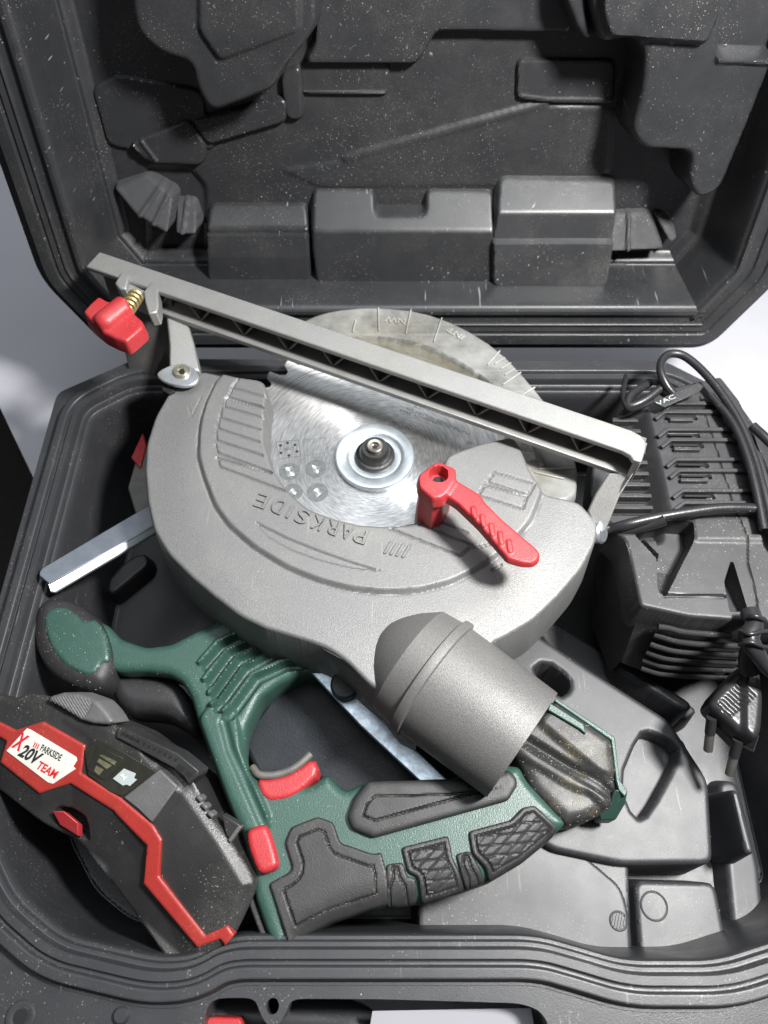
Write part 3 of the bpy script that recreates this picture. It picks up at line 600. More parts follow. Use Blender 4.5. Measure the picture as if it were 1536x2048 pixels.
# flange, arbor and bolt
FC = at(750, 918, bz)
lathe('blade_flange', [(9, 0), (21.3, 0), (21.5, .5), (21.5, 3.0), (20.9, 3.6), (16.2, 3.6), (15.2, 3.2), (14.2, 2.6), (11.5, 2.6), (10.5, 2.2), (8, 2.2)], FC, (0, 0, 1), M['zinc'], saw)
arb = lathe('arbor', [(10.8, 2.0), (10.8, 4.0), (10.2, 5.0), (8.8, 5.4), (8.4, 7.0), (7.4, 10.2), (6.8, 10.8), (0, 10.8)], FC, (0, 0, 1), mat('arbor_steel', (.06, .06, .058), .42, .7, var=.3, bump=.5, bscale=700, specks=.3), saw)
lathe('arbor_bolt', [(0, 10.9), (4.2, 10.9), (4.3, 12.8), (3.8, 13.2), (2.3, 13.0), (2.0, 11.2), (0, 11.2)], FC, (0, 0, 1), mat('bolt_zinc', (.5, .48, .42), .35, .9, var=.2, dust=.5), saw, 32)
star = [(FC[0] + (1.9 if k % 2 else 1.3) * math.cos(k * math.pi / 6), FC[1] + (1.9 if k % 2 else 1.3) * math.sin(k * math.pi / 6)) for k in range(12)]
prism('torx_socket', star, Z(bz + 11.3), .3, M['hole'], arb, 0, 0, px=False)

# retractable clear guard
CP = Z(18)
inner_face = [(590, 668), (640, 680), (690, 680), (768, 679), (866, 699), (980, 769), (1047, 844), (1082, 934), (1062, 902), (1030, 876), (960, 822), (860, 790), (700, 740)]
cg_out = [(595, 645), (640, 624), (700, 614), (760, 612), (840, 620), (920, 648), (1000, 698), (1060, 762), (1110, 825), (1147, 890), (1158, 945), (1153, 1003), (1080, 1003), (1025, 915), (1020, 825), (983, 765), (868, 695), (768, 675), (690, 677), (630, 684)]
cg = Field(cg_out, CP, 0.8, smooth=1)
inarc = [(640, 690), (690, 677), (768, 675), (868, 695), (983, 765), (1050, 840), (1085, 930)]
ia = cg.ln(inarc, sm=2)
cg.h += 1.8 * (1 - ss(ia, .6, 1.8)); cg.rnd(2.5, 3.0)
rib_arcs = []
ifc = Field(inner_face, Z(15), .9, cr=3)
ifo = ifc.build('guard_face', M['clearface'], saw, depth=1.2)
cgo = cg.build('clear_guard', M['clear'], saw, depth=16, draft=1.5)
cc_ = BC
def rib(u0, v0, u1, v1, w_=.7):
    A, B = at(u0, v0, 18.6), at(u1, v1, 18.6); bar_between('guard_rib', A, B, w_, 1.4, M['clearrib'], cgo, bevel=.2)
for a in ((757, 616, 758, 662), (822, 620, 812, 668), (884, 636, 868, 684), (712, 640, 706, 664), (1000, 702, 975, 730), (1042, 745, 1006, 770), (1070, 775, 1030, 800), (1112, 830, 1085, 836), (1070, 945, 1128, 958), (1078, 938, 1150, 936)): rib(*a)
text('guard_mark', 'NW', CP, (812, 640), (772, 634), 4.5, M['clearrib'], cgo, 1.0, .8)
text('guard_mark', 'INT', CP, (930, 674), (900, 656), 4.0, M['clearrib'], cgo, 1.0, .8)
for u, v in ((1010, 716), (1022, 726), (1030, 738)): rib(u, v, u - 20, v + 12, .5)

# shoe seen edge-on: a channel with diagonal ribs
ZT = 52.0
A0 = at(199, 503, ZT); A1 = at(1280, 866, ZT); e = (A1 - A0); LB = np.linalg.norm(e); e /= LB; nrm = np.array([e[1], -e[0], 0])   # nrm points to the viewer side
if nrm[1] > 0: nrm = -nrm
W_ = abs((at(768, 737, ZT) - A0).dot(nrm))
def SP(t, s_, z): return A0 + e * t + nrm * s_ + np.array([0, 0, z - ZT])
def sbox(name, t0, t1, s0, s1, z0, z1, m, par, bevel=.5, w0=None, w1=None):
    V = [SP(t, s_, z) for z in (z0, z1) for t, s_ in ((t0, s0), (t1, s0), (t1, s1), (t0, s1))]
    F = [[0, 1, 2, 3], [7, 6, 5, 4], [0, 4, 5, 1], [1, 5, 6, 2], [2, 6, 7, 3], [3, 7, 4, 0]]
    return poly3(name, V, F, m, par, bevel)
zl = 35.0
shoe = Field([(0, 0), (LB - 3, 0), (LB + 2.5, 2), (LB + 4.5, 6), (LB + 4.5, W_ + 3.5), (LB + 1.5, W_ + 3.5), (LB - 2, W_ + 1), (LB - 8, W_), (0, W_)], Plane(SP(0, 0, ZT), e, (0, 0, 1)), .6, px=False, smooth=0) if False else None
top_o = [(0, 0), (LB - 4, 0), (LB + 1, 1.2), (LB + 4, 4), (LB + 5, 8), (LB + 5, W_ + 3), (LB + 1, W_ + 3.5), (LB - 1, W_ + 1.2), (LB - 5, W_ + .2), (0, W_)]
sp = Plane(A0, e, (0, 0, 1)); sgn = 1 if sp.ey.dot(nrm) > 0 else -1
shoe = prism('shoe', [(a, b * sgn) for a, b in top_o], sp, 3.2, M['castalu'], saw, .7, 0, px=False)
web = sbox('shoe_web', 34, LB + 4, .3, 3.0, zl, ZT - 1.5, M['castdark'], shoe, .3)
lip = sbox('shoe_lip', 36, LB + 2, 2.5, W_ + 3.0, zl, zl + 3.4, M['castalu'], shoe, .5)
sbox('shoe_end_wall', LB + 1.6, LB + 5, 3, W_ + 3.2, zl, ZT - 1.4, M['castalu'], shoe, .5)
t = 44
k = 0
while t < LB - 6:
    # triangular lattice: alternating short diagonals with a round boss at the node
    a = SP(t, 3.0, zl + 10); 
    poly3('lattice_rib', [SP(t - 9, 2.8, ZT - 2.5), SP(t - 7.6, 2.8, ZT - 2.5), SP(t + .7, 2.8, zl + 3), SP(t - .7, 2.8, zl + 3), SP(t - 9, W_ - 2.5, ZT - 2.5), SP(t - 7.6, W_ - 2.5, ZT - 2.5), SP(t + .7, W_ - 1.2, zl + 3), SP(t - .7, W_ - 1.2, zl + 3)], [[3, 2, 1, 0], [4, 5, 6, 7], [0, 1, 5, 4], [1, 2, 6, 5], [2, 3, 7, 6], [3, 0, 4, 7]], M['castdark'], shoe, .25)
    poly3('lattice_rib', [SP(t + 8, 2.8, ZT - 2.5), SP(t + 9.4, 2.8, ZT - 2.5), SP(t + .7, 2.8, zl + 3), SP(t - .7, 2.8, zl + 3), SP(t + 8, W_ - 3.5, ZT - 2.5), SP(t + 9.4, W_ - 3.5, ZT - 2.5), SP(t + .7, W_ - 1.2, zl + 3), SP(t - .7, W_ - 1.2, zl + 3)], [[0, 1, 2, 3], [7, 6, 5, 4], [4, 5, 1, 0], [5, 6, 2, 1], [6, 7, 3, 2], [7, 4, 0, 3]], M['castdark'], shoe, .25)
    if k % 2: lathe('boss', [(0, 3.4), (3.4, 3.4), (3.7, 3), (3.7, 0)], SP(t - 12, 2.6, zl + 12), nrm, M['castalu'], shoe, 20)
    t += 27.5; k += 1
# left end of the shoe: dark plate, lugs, spring and red wing knob
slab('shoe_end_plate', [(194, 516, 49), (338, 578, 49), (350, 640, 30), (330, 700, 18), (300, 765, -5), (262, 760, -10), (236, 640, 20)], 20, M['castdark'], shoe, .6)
slab('shoe_arm', [(332, 632, 36), (375, 640, 36), (388, 690, 30), (400, 742, 27), (338, 742, 27), (338, 690, 31)], 14, M['castalu'], shoe, 1.2)
slab('lug', [(229, 566, 54), (243, 543, 54), (258, 549, 54), (252, 578, 54), (238, 577, 54)], 12, M['castalu'], shoe, .9)
slab('lug', [(286, 583, 53), (303, 563, 53), (315, 572, 53), (317, 612, 53), (314, 624, 53), (297, 628, 53), (290, 605, 53)], 10, M['castalu'], shoe, .9)
slab('lug_bridge', [(240, 580, 50), (250, 562, 50), (292, 582, 50), (286, 600, 50)], 12, M['castalu'], shoe, .6)
sp0, sp1 = at(272, 592, 54), at(248, 628, 60)
for i in range(5):
    c = sp0 + (sp1 - sp0) * (i / 5); ax = sp1 - sp0; lathe('thread', [(0, -.2), (3.6, 0), (4.4, .8), (3.6, 1.6), (0, 1.8)], c, ax, M['brass'], shoe, 18)
knob_pl = plane3((170, 620, 62), (280, 640, 62), (235, 690, 66))
kb = Field([(165, 623), (180, 606), (197, 591), (216, 602), (235, 600), (256, 609), (267, 625), (285, 641), (287, 654), (268, 671), (252, 684), (228, 675), (204, 663), (183, 645)], Z(62), .5, cr=1.6)
kb.rnd(1.8, 1.6)
kd = kb.ln([(212, 642), (250, 612)]); kb.h += 5.5 * np.sqrt(np.clip(1 - (kd / 6.2) ** 2, 0, 1))
kb.build('wing_knob', M['red'], saw, depth=9, draft=.5)
# right-hand arm of the shoe down to the pivot screw
slab('shoe_arm', [(1218, 945, 38), (1262, 948, 38), (1279, 925, 46), (1240, 990, 34), (1212, 1060, 22), (1195, 1072, 20), (1176, 1020, 24), (1192, 985, 30)], 7, M['castalu'], shoe, .8)
lathe('pivot_screw', [(0, 3), (5, 3), (6, 2), (6, 0), (4, -6), (0, -6)], at(1196, 1064, 18), (.7, -.3, .5), M['zinc'], saw, 24)
# screw tab on the left
tz = 31
prism('screw_tab', [(313, 752), (316, 742), (345, 728), (372, 728), (392, 738), (399, 752), (394, 764), (378, 772), (358, 772), (330, 765)], Z(tz), 2.2, M['zinc'], saw, .6, smooth=1)
lathe('tab_screw', [(0, .8), (1.6, 1.0), (1.9, 2.2), (4.0, 2.0), (4.7, 1.2), (4.9, 0)], at(363, 744, tz), (0, 0, 1), mat('greasy_screw', (.48, .46, .36), .35, .8, var=.25, dust=.6, dcol=(.4, .36, .2)), saw, 24)
prism('screw_socket', [(357, 743), (360, 738), (366, 737), (370, 742), (368, 747), (361, 748)], Z(tz + 2.4), 1.0, M['hole'], saw, 0)
prism('tab_block', [(322, 768), (345, 772), (350, 782), (338, 788), (324, 780)], Z(26), 12, M['hole'], saw, .5)

# dust spout
sa = at(882, 1371, 12); sb = at(1043, 1492, 12); ax = (sb - sa); ax[2] = 0; axn = ax / np.linalg.norm(ax)
endR = np.linalg.norm(at(1118, 1398, 12) - at(968, 1586, 12)) / 2
Lh = (sb - sa).dot(axn)
EC = (at(1118, 1398, 12) + at(968, 1586, 12)) / 2
R0 = endR
spout = lathe('dust_spout', [(R0 - 3, -2), (R0 - 2.6, 0), (R0, 0), (R0 + .1, -1), (R0 + 1.4, -46), (R0 + 3.0, -46.5), (R0 + 3.4, -47.4), (R0 + 3.2, -50.5), (R0 + 1.4, -51.2), (R0 + .4, -61.5), (R0 - .2, -62.4), (R0 - 6, -70), (R0 - 13, -77.5), (R0 - 20, -81), (2, -83)], EC, axn, M['spout'], saw, 72, angle=28)
lathe('spout_bore', [(R0 - 3, -2), (R0 - 4, -40), (0, -40)], EC, axn, M['hole'], saw, 48)
slab('spout_skirt', [(640, 1292, 24), (700, 1322, 24), (771, 1392, 24), (815, 1436, 20), (835, 1490, 5), (800, 1480, -2), (740, 1400, 2), (690, 1360, 4)], 16, M['guard'], saw, 1.0)

# red retracting lever
LH = Z(56)
lv = Field([(836, 955), (840, 948), (872, 925), (882, 925), (912, 938), (912, 958), (960, 985), (972, 1002), (1008, 1036), (1072, 1088), (1082, 1098), (1080, 1112), (1068, 1121), (1046, 1120), (1018, 1112), (1006, 1098), (960, 1046), (916, 1004), (894, 990), (884, 998), (866, 1000), (838, 975)], LH, .5, cr=1.2)
hd = lv.sd([(836, 950), (872, 922), (916, 940), (910, 962), (890, 992), (866, 1000), (836, 975)])
lv.h = 1.2 * (1 - ss(hd, -1, 2)); tipd = np.hypot(*(lv.XY - np.array(LH.loc(880, 960))).T); lv.h -= .05 * tipd
lv.rnd(1.1, .9)
for u, v in ((948, 1028), (966, 1043), (984, 1060), (1002, 1076), (1020, 1092)):
    lv.h += .9 * (1 - ss(lv.ln([(u - 1, v - 12), (u + 2, v + 5)]), .7, 1.5))
hcn = np.array(LH.loc(877, 950)); rr = np.hypot(*(lv.XY - hcn).T); lv.h -= 9 * (1 - ss(rr, 3.5, 4.6))
lever = lv.build('guard_lever', M['red'], saw, depth=6, draft=.6)
prism('lever_post', [(838, 955), (872, 930), (906, 940), (906, 962), (890, 988), (868, 998), (840, 978)], LH, 36, M['red'], lever, 1.0, -5.6, draft=.8)
prism('lever_hole', [(877 + 11 * math.cos(a), 950 + 9 * math.sin(a)) for a in np.linspace(0, 6.28, 12)[:-1]], LH, .5, M['hole'], lever, 0, -5.2)
slab('lever_plate', [(833, 1020, 20), (850, 1024, 20), (872, 1034, 20), (892, 1015, 20), (886, 985, 20), (840, 985, 20)], 2, M['steel'], lever, .3)

# green housing and handle
HZ = -6.0; hp = Z(HZ)
body = [(195, 1238), (215, 1248), (240, 1275), (290, 1292), (340, 1286), (400, 1255), (470, 1225), (560, 1230), (660, 1280), (720, 1345), (690, 1362), (640, 1345), (600, 1345), (555, 1368), (520, 1395), (492, 1455), (489, 1500), (500, 1545), (515, 1560), (560, 1572), (620, 1570), (655, 1545), (668, 1562), (690, 1582), (735, 1560), (890, 1558), (1000, 1530), (1040, 1530), (1055, 1560), (1110, 1620), (1136, 1645), (1118, 1662), (1104, 1680), (1050, 1724), (981, 1765), (931, 1783), (845, 1808), (776, 1816), (735, 1822), (662, 1847), (598, 1880), (556, 1910), (530, 1858), (508, 1795), (500, 1735), (480, 1660), (452, 1600), (425, 1530), (395, 1445), (380, 1392), (362, 1362), (335, 1346), (290, 1340), (240, 1342), (212, 1336)]
hb = Field(body, hp, .7, cr=2.5)
hb.rnd(4.5, 3.6)
# long facet on the pillar
hb.h += 2.2 * (1 - ss(hb.sd([(430, 1400), (470, 1420), (482, 1500), (540, 1640), (520, 1660), (480, 1660), (455, 1590), (400, 1440)]), -.5, 1.5))
hb.h -= 1.6 * (1 - ss(hb.ln([(448, 1445), (462, 1500), (528, 1650)]), .5, 3))
hb.h -= 2.5 * (1 - ss(hb.sd([(540, 1780), (560, 1790), (600, 1900), (570, 1920), (510, 1800)]), -1, 2)) * 0
for l in ([(800, 650), (870, 570), (920, 545), (960, 530)], [(818, 718), (905, 602), (960, 577), (1010, 560)], [(838, 772), (940, 628), (1010, 602), (1050, 585)], [(852, 822), (970, 662), (1050, 617), (1090, 600)], [(900, 850), (1010, 700), (1120, 650), (1200, 640)]):
    p = [(x / 2, 1000 + y / 2) for x, y in l]; hb.h += 2.4 * (1 - ss(hb.ln(p), .8, 1.6)); q = [(x + 12, y + 9) for x, y in p]; hb.h -= 3.2 * (1 - ss(hb.ln(q), .8, 2.6))
qd = hb.ln([(598, 1882), (662, 1849), (735, 1824), (776, 1818), (845, 1810), (931, 1786), (981, 1768), (1050, 1727), (1104, 1682)]); hb.h = hb.h - 10 * (1 - np.sqrt(np.clip(1 - (1 - np.clip(qd / 16, 0, 1)) ** 2, 0, 1)))
housing = hb.build('green_housing', M['green'], saw, depth=30, draft=-3)
prism('seam_edge', [(500, 1790), (508, 1795), (530, 1858), (556, 1906), (550, 1912), (520, 1870), (498, 1812)], Z(HZ - 5), 26, M['rubber'], housing, .8)
# knob at the end of the front handle
fk = Field([(60, 1255), (64, 1215), (80, 1194), (105, 1187), (135, 1192), (165, 1207), (190, 1228), (210, 1250), (224, 1285), (228, 1320), (221, 1345), (205, 1369), (178, 1377), (150, 1372), (122, 1360), (98, 1345), (75, 1318), (63, 1288)], Z(-2), .7, smooth=2)
fk.rnd(8, 8); fk.build('front_handle_rim', M['rubber'], saw, depth=22, draft=-2)
fc = Field([(85, 1240), (90, 1222), (107, 1211), (135, 1215), (152, 1228), (164, 1241), (178, 1240), (190, 1238), (206, 1258), (215, 1285), (217, 1318), (201, 1325), (194, 1335), (187, 1345), (170, 1348), (148, 1339), (122, 1322), (97, 1287)], Z(-.5), .7, smooth=1)
fc.rnd(2, 1.0); cd_ = np.hypot(*(fc.XY - fc.XY.mean(0)).T); fc.h -= .004 * cd_ ** 2 * .5
fc.build('front_handle_cap', M['green'], saw, depth=6)
nk = Field([(214, 1338), (262, 1338), (320, 1346), (356, 1362), (374, 1392), (390, 1445), (380, 1462), (350, 1440), (320, 1425), (285, 1420), (250, 1420), (225, 1400), (215, 1370)], Z(HZ - 14), .8, smooth=1)
nk.rnd(7, 8); nk.build('front_handle_underside', M['rubber'], saw, depth=24)
# rubber grips laid on the housing
GL = []
def grip(name, out, z=HZ + 2.0, line=3.6, diamonds=False, m='rubber', crown=0.0, dep=7, r=1.0):
    f = Field([(480 + x / 2.194, 1480 + y / 2.194) for x, y in out], Z(z), .5, cr=1.6)
    f.rnd(r, .9 if r < 2 else 1.4)
    v = f.P
    wy = f.XY[:, 1]
    fall = np.zeros(len(f.h))
    if line:
        f.h -= .9 * (1 - ss(abs(f.d - line), .15, .6)); f.h += .5 * ss(f.d, line, line + .5)
    if line and name in ('palm_grip', 'upper_grip'): GL.append((f, line))
    if diamonds:
        k_ = ss(f.d, line + .6, line + 1.2)
        a_ = math.radians(25); b_ = math.radians(-50); pt = 4.0
        for an in (a_ + 1.2, b_ + .1):
            cx_ = (f.XY[:, 0] * math.cos(an) + f.XY[:, 1] * math.sin(an)) / pt
            f.h -= .5 * k_ * (1 - ss(abs(cx_ - np.round(cx_)) * pt, .1, .6))
    return f
GR = []
lowedge = [(50 + 480 * 0, 0)]
def droop(f, pts_low, r=16, amt=12):
    q = f.ln(pts_low); f.h -= amt * (1 - np.sqrt(np.clip(1 - (1 - np.clip(q / r, 0, 1)) ** 2, 0, 1)))
LOW = [(598, 1882), (662, 1849), (735, 1824), (776, 1818), (845, 1810), (931, 1786), (981, 1768), (1050, 1727), (1104, 1682)]
# the housing itself rolls over towards its lower edge too (rebuild of height before the grips is not needed: grips hide it)
f = grip('palm_grip', [(125, 630), (215, 580), (230, 560), (195, 450), (225, 380), (340, 335), (410, 360), (440, 450), (585, 500), (620, 490), (645, 580), (652, 722), (560, 747), (400, 802), (260, 872), (210, 892)], line=5.0); droop(f, LOW, 14, 8); f.build('palm_grip', M['rubber'], saw, depth=10)
f = grip('grip_link', [(640, 545), (715, 535), (735, 600), (772, 605), (778, 717), (700, 737), (648, 728)], z=HZ + 1.2, line=0); f.groove([(480 + x / 2.194, 1480 + y / 2.194) for x, y in ((660, 720), (655, 650), (675, 600), (670, 560), (690, 560), (700, 600), (725, 640), (738, 720))], .9, 1.0); droop(f, LOW, 14, 8); f.build('grip_link', M['rubber'], saw, depth=9)
f = grip('diamond_grip', [(708, 470), (915, 418), (935, 520), (965, 580), (990, 662), (900, 692), (800, 720), (780, 600), (735, 580)], line=2.6, diamonds=True); droop(f, LOW, 14, 8); f.build('diamond_grip', M['rubber'], saw, depth=10)
f = grip('grip_link', [(945, 500), (1010, 485), (1060, 570), (1082, 622), (995, 657), (968, 580)], z=HZ + 1.2, line=0); f.groove([(480 + x / 2.194, 1480 + y / 2.194) for x, y in ((1010, 650), (1005, 600), (980, 550), (980, 510), (1000, 510), (1015, 560), (1040, 600), (1050, 630))], .9, 1.0); droop(f, LOW, 14, 8); f.build('grip_link', M['rubber'], saw, depth=9)
f = grip('diamond_grip', [(1003, 400), (1190, 350), (1240, 295), (1295, 285), (1400, 385), (1370, 432), (1250, 532), (1100, 622), (1080, 560), (1020, 500)], line=2.6, diamonds=True); droop(f, LOW, 14, 8); f.build('diamond_grip', M['rubber'], saw, depth=10)
f = grip('upper_grip', [(500, 250), (560, 180), (900, 172), (1100, 150), (1180, 128), (1212, 160), (1220, 195), (1180, 262), (585, 427), (490, 387), (470, 335)], z=HZ + 4, line=6.5, r=3.5); f.build('upper_grip', M['rubber'], saw, depth=12)
tg = Field([(508, 1556), (545, 1556), (585, 1543), (628, 1512), (641, 1545), (604, 1582), (572, 1600), (526, 1604)], Z(HZ + 1), .6, smooth=1); tg.rnd(2.5, 2.5); tg.build('trigger', M['red'], saw, depth=14)
tube('trigger_edge', [(505, 1535, HZ - 2), (520, 1550, HZ), (555, 1549, HZ), (590, 1535, HZ), (622, 1508, HZ)], 1.8, M['castdark'], saw)
lb = Field([(492, 1664), (500, 1655), (528, 1646), (538, 1658), (557, 1720), (554, 1736), (528, 1748), (512, 1742), (494, 1690)], Z(HZ + 7), .5, smooth=1); lb.rnd(2.6, 2.2); lb.build('lock_off_button', M['red'], saw, depth=9)
# motor end
mo = Field([(1000, 1480), (1040, 1450), (1108, 1398), (1150, 1425), (1226, 1478), (1236, 1560), (1240, 1590), (1215, 1622), (1170, 1642), (1132, 1648), (1062, 1578), (1040, 1530)], Z(-14), .6, cr=1.6)
mo.rnd(6, 6)
mo.h += 3 * (1 - ss(mo.sd([(1110, 1402), (1225, 1482), (1230, 1550), (1200, 1545), (1080, 1445)]), -1, 3))
mo.h -= 4.5 * (1 - ss(mo.ln([(1035, 1472), (1120, 1525), (1200, 1572), (1230, 1592)]), 1.5, 4))
mo.h += 2.5 * (1 - ss(mo.ln([(1030, 1490), (1090, 1525), (1150, 1562), (1185, 1570), (1215, 1600)], sm=1), 2.5, 5.5)); mo.relax(2, .6, keep=mo.bd)
mo.build('motor_cover', M['rubdust'], saw, depth=26)
prism('cover_window', [(1100, 1405), (1168, 1448), (1172, 1468), (1160, 1458), (1096, 1420)], Z(-9), 2.5, M['green'], saw, .5)
slab('green_end_trim', [(1112, 1396, -12), (1230, 1474, -12), (1240, 1560, -14), (1256, 1582, -16), (1250, 1594, -16), (1238, 1580, -14), (1232, 1560, -14), (1222, 1480, -12), (1108, 1402, -12)], 18, M['green'], saw, .5)
slab('end_latch', [(1230, 1578, -14), (1256, 1584, -16), (1252, 1606, -22), (1232, 1640, -30), (1200, 1640, -32), (1196, 1626, -26), (1222, 1600, -18)], 12, M['green'], saw, .8)
# body below the guard, dark opening and depth bar
slab('motor_housing', [(560, 1370, -34), (640, 1335, -30), (740, 1380, -28), (880, 1480, -28), (930, 1560, -32), (860, 1600, -36), (700, 1600, -38), (640, 1560, -40), (520, 1560, -40), (480, 1480, -38)], 30, M['darkbody'], saw, 2.5)
slab('gearbox', [(340, 980, -14), (560, 900, -14), (960, 1000, -14), (1080, 1120, -14), (960, 1240, -14), (700, 1300, -14), (420, 1200, -14)], 44, M['darkbody'], saw, 3)
slab('depth_bar', [(622, 1345, -8), (655, 1345, -8), (760, 1430, -8), (895, 1560, -10), (840, 1562, -10), (720, 1450, -8)], 3, mat('blue_zinc', (.55, .63, .70), .36, .75, var=.35, vscale=260, bump=.2, dust=.2), saw, .5)
lathe('round_nut', [(0, 3), (6, 3), (7, 2), (7, 0)], at(690, 1372, -4), (0, 0, 1), M['darkbody'], saw, 24)
slab('base_pad', [(275, 905, -20), (295, 890, -20), (300, 1030, -20), (275, 1040, -20), (255, 975, -20)], 20, M['castdark'], saw, 1)
slab('red_clip', [(262, 915, -18), (285, 865, -18), (292, 890, -18), (280, 935, -18)], 6, M['red'], saw, .5)

# ================================================================ white sheet added in front of the case, where the table falls in shade
ps = slab('added_sheet', [(745, 2022, -18), (1062, 2016, -18), (1110, 2300, -60), (700, 2300, -60)], .4, M['table'], None, 0)
ps['label'] = 'plain white sheet added above the table to brighten the gap under the front rim of the case'; ps['category'] = 'added_sheet'
# ================================================================ rip fence
rf = thing('rip_fence', 'straight zinc-plated steel rail sticking out from under the grey blade guard at the left wall', 'steel rail', at(190, 1100, -40))
slab('rail_top', [(78, 1152, 2), (78, 1144, 2), (84, 1135, 2), (270, 1026, -12), (330, 992, -16), (345, 1040, -16), (310, 1052, -14), (98, 1168, 2)], 2.2, mat('rail_zinc', (.20, .22, .25), .36, .85, var=.12, bump=.1), rf, .6)
slab('rail_flange', [(94, 1166, 2), (312, 1046, -14), (325, 1058, -17), (110, 1184, -1), (100, 1184, -1)], 2, M['steel'], rf, .7)

# ================================================================ battery pack
bt = thing('battery_pack', 'scuffed black battery pack with red trim and a white sticker, leaning beside the green handle', 'battery', at(220, 1680, -60))
bp3 = plane3((60, 1500, 6), (450, 1780, 2), (300, 1560, 10))
BZ = bp3
bout = [(-160, 1300), (-60, 1370), (26, 1400), (52, 1387), (89, 1390), (230, 1450), (378, 1560), (422, 1638), (448, 1672), (490, 1737), (507, 1768), (504, 1792), (469, 1872), (427, 1906), (378, 1937), (360, 1922), (240, 1776), (200, 1735), (156, 1683), (104, 1649), (0, 1568), (-160, 1450)]
bo_ = [BZ.loc(u, v, -10 if k_ >= 14 else (-3 if k_ >= 12 else 0)) for k_, (u, v) in enumerate(bout)]
bb = Field(bo_, BZ, .7, px=False, cr=2.5)
low = [(-160, 1395), (0, 1472), (16, 1482), (3, 1524), (81, 1586), (143, 1566), (229, 1620), (296, 1690), (289, 1766), (396, 1893), (442, 1876), (452, 1889), (500, 1860), (520, 1960), (360, 1980), (-200, 1640)]
ld = bb.sd(low, rnd=0)
inl = np.maximum(-ld, 0)
bb.h -= .42 * inl
bb.h -= 1.2 * (1 - ss(bb.sd([(244, 1596), (318, 1535), (358, 1575), (308, 1648)]), -2, 2)) * -1.0
bb.h -= 4.5 * (1 - ss(bb.sd([(220, 1680), (330, 1700), (350, 1900), (250, 1800)]), -12, 12)) * .3
bb.h -= 7 * (1 - ss(bb.sd([(104, 1618), (128, 1620), (160, 1640), (158, 1690), (96, 1650)]), -1, 1))
rgt = [(300, 1500), (380, 1575), (448, 1672), (507, 1768), (469, 1872)]
bb.h -= 2.5 * (1 - ss(bb.ln(rgt), 0, 5)) ; bb.rnd(1.3, 1.1)
bb.h += .8 * (1 - ss(bb.sd([(125, 1440), (185, 1480), (180, 1545), (230, 1590), (318, 1530), (250, 1470), (150, 1425)]), -2, 2))
bcase = bb.build('battery_case', M['batt'], bt, depth=52, draft=-7)
stripe = [(-60, 1415), (0, 1443), (34, 1460), (89, 1443), (172, 1490), (164, 1545), (242, 1594), (307, 1649), (324, 1678), (319, 1751), (352, 1794), (412, 1870), (456, 1850), (469, 1870), (452, 1889), (442, 1876), (396, 1893), (289, 1766), (296, 1690), (240, 1633), (229, 1620), (143, 1566), (81, 1586), (3, 1524), (16, 1482), (0, 1472), (-60, 1445)]
st = Field(stripe, BZ, .55, smooth=0); st.h += 1.3; st.rnd(.8, .5); st.build('red_trim', M['redstripe'], bt, depth=3)
prism('dark_facet', [(172, 1500), (200, 1478), (244, 1500), (320, 1545), (300, 1560), (246, 1592), (224, 1583), (180, 1550)], BZ, 1.5, M['lens'], bt, .3, 1.5)
prism('worn_facet', [(250, 1594), (322, 1538), (358, 1572), (307, 1644), (280, 1618)], BZ, 2, M['battgrey'], bt, .6, 1.7)
led = prism('charge_indicator', [(187, 1545), (180, 1538), (198, 1496), (206, 1494), (250, 1515), (244, 1532), (214, 1560)], BZ, .6, M['lens'], bt, .2, 1.9)
for s_ in ([(203, 1510), (208, 1508), (238, 1522), (233, 1529)], [(199, 1522), (203, 1516), (228, 1530), (218, 1537)], [(193, 1540), (197, 1530), (212, 1538), (203, 1550)]):
    prism('indicator_bar', s_, BZ, .3, M['led'], led, 0, 2.05)
ic = prism('battery_icon', [(230, 1556), (252, 1536), (276, 1546), (272, 1555), (278, 1558), (264, 1571), (258, 1568), (250, 1570)], BZ, .3, M['icon'], bt, .1, 2.1)
frame = None
prism('icon_bolt', [(244, 1549), (252, 1546), (252, 1552), (260, 1552), (250, 1561), (251, 1554)], BZ, .2, M['white'], ic, 0, 2.25)
stk = prism('sticker', [(17, 1501), (58, 1456), (66, 1459), (156, 1513), (158, 1520), (150, 1532), (155, 1537), (110, 1567), (100, 1564)], BZ, .5, M['white'], bt, .15, 1.75)
text('sticker_text', 'X', BZ, (27, 1493), (47, 1505), 7.8, M['redink'], stk, 1.85, .15, bold=.04, shear=.3)
text('sticker_text', '20V', BZ, (39, 1510), (81, 1533), 6.0, M['ink'], stk, 1.85, .15, bold=.035, shear=.35)
text('sticker_text', 'TEAM', BZ, (77, 1536), (115, 1558), 3.7, M['redink'], stk, 1.85, .15, bold=.03, shear=.2)
text('sticker_text', 'PARKSIDE', BZ, (84, 1500), (124, 1522), 3.0, M['ink'], stk, 1.85, .15, bold=.02)
for k in range(3): prism('sticker_slash', [(70 + k * 3.6, 1493 + k * 2), (72 + k * 3.6, 1494 + k * 2), (77 + k * 3.6, 1484.5 + k * 2), (75 + k * 3.6, 1483.5 + k * 2)], BZ, .15, M['redink'], stk, 0, 1.85)
slab('release_button', [(104, 1622, 0), (128, 1622, 0), (156, 1646, -2), (156, 1672, -6), (120, 1650, -6)], 6, M['red'], bt, .5)
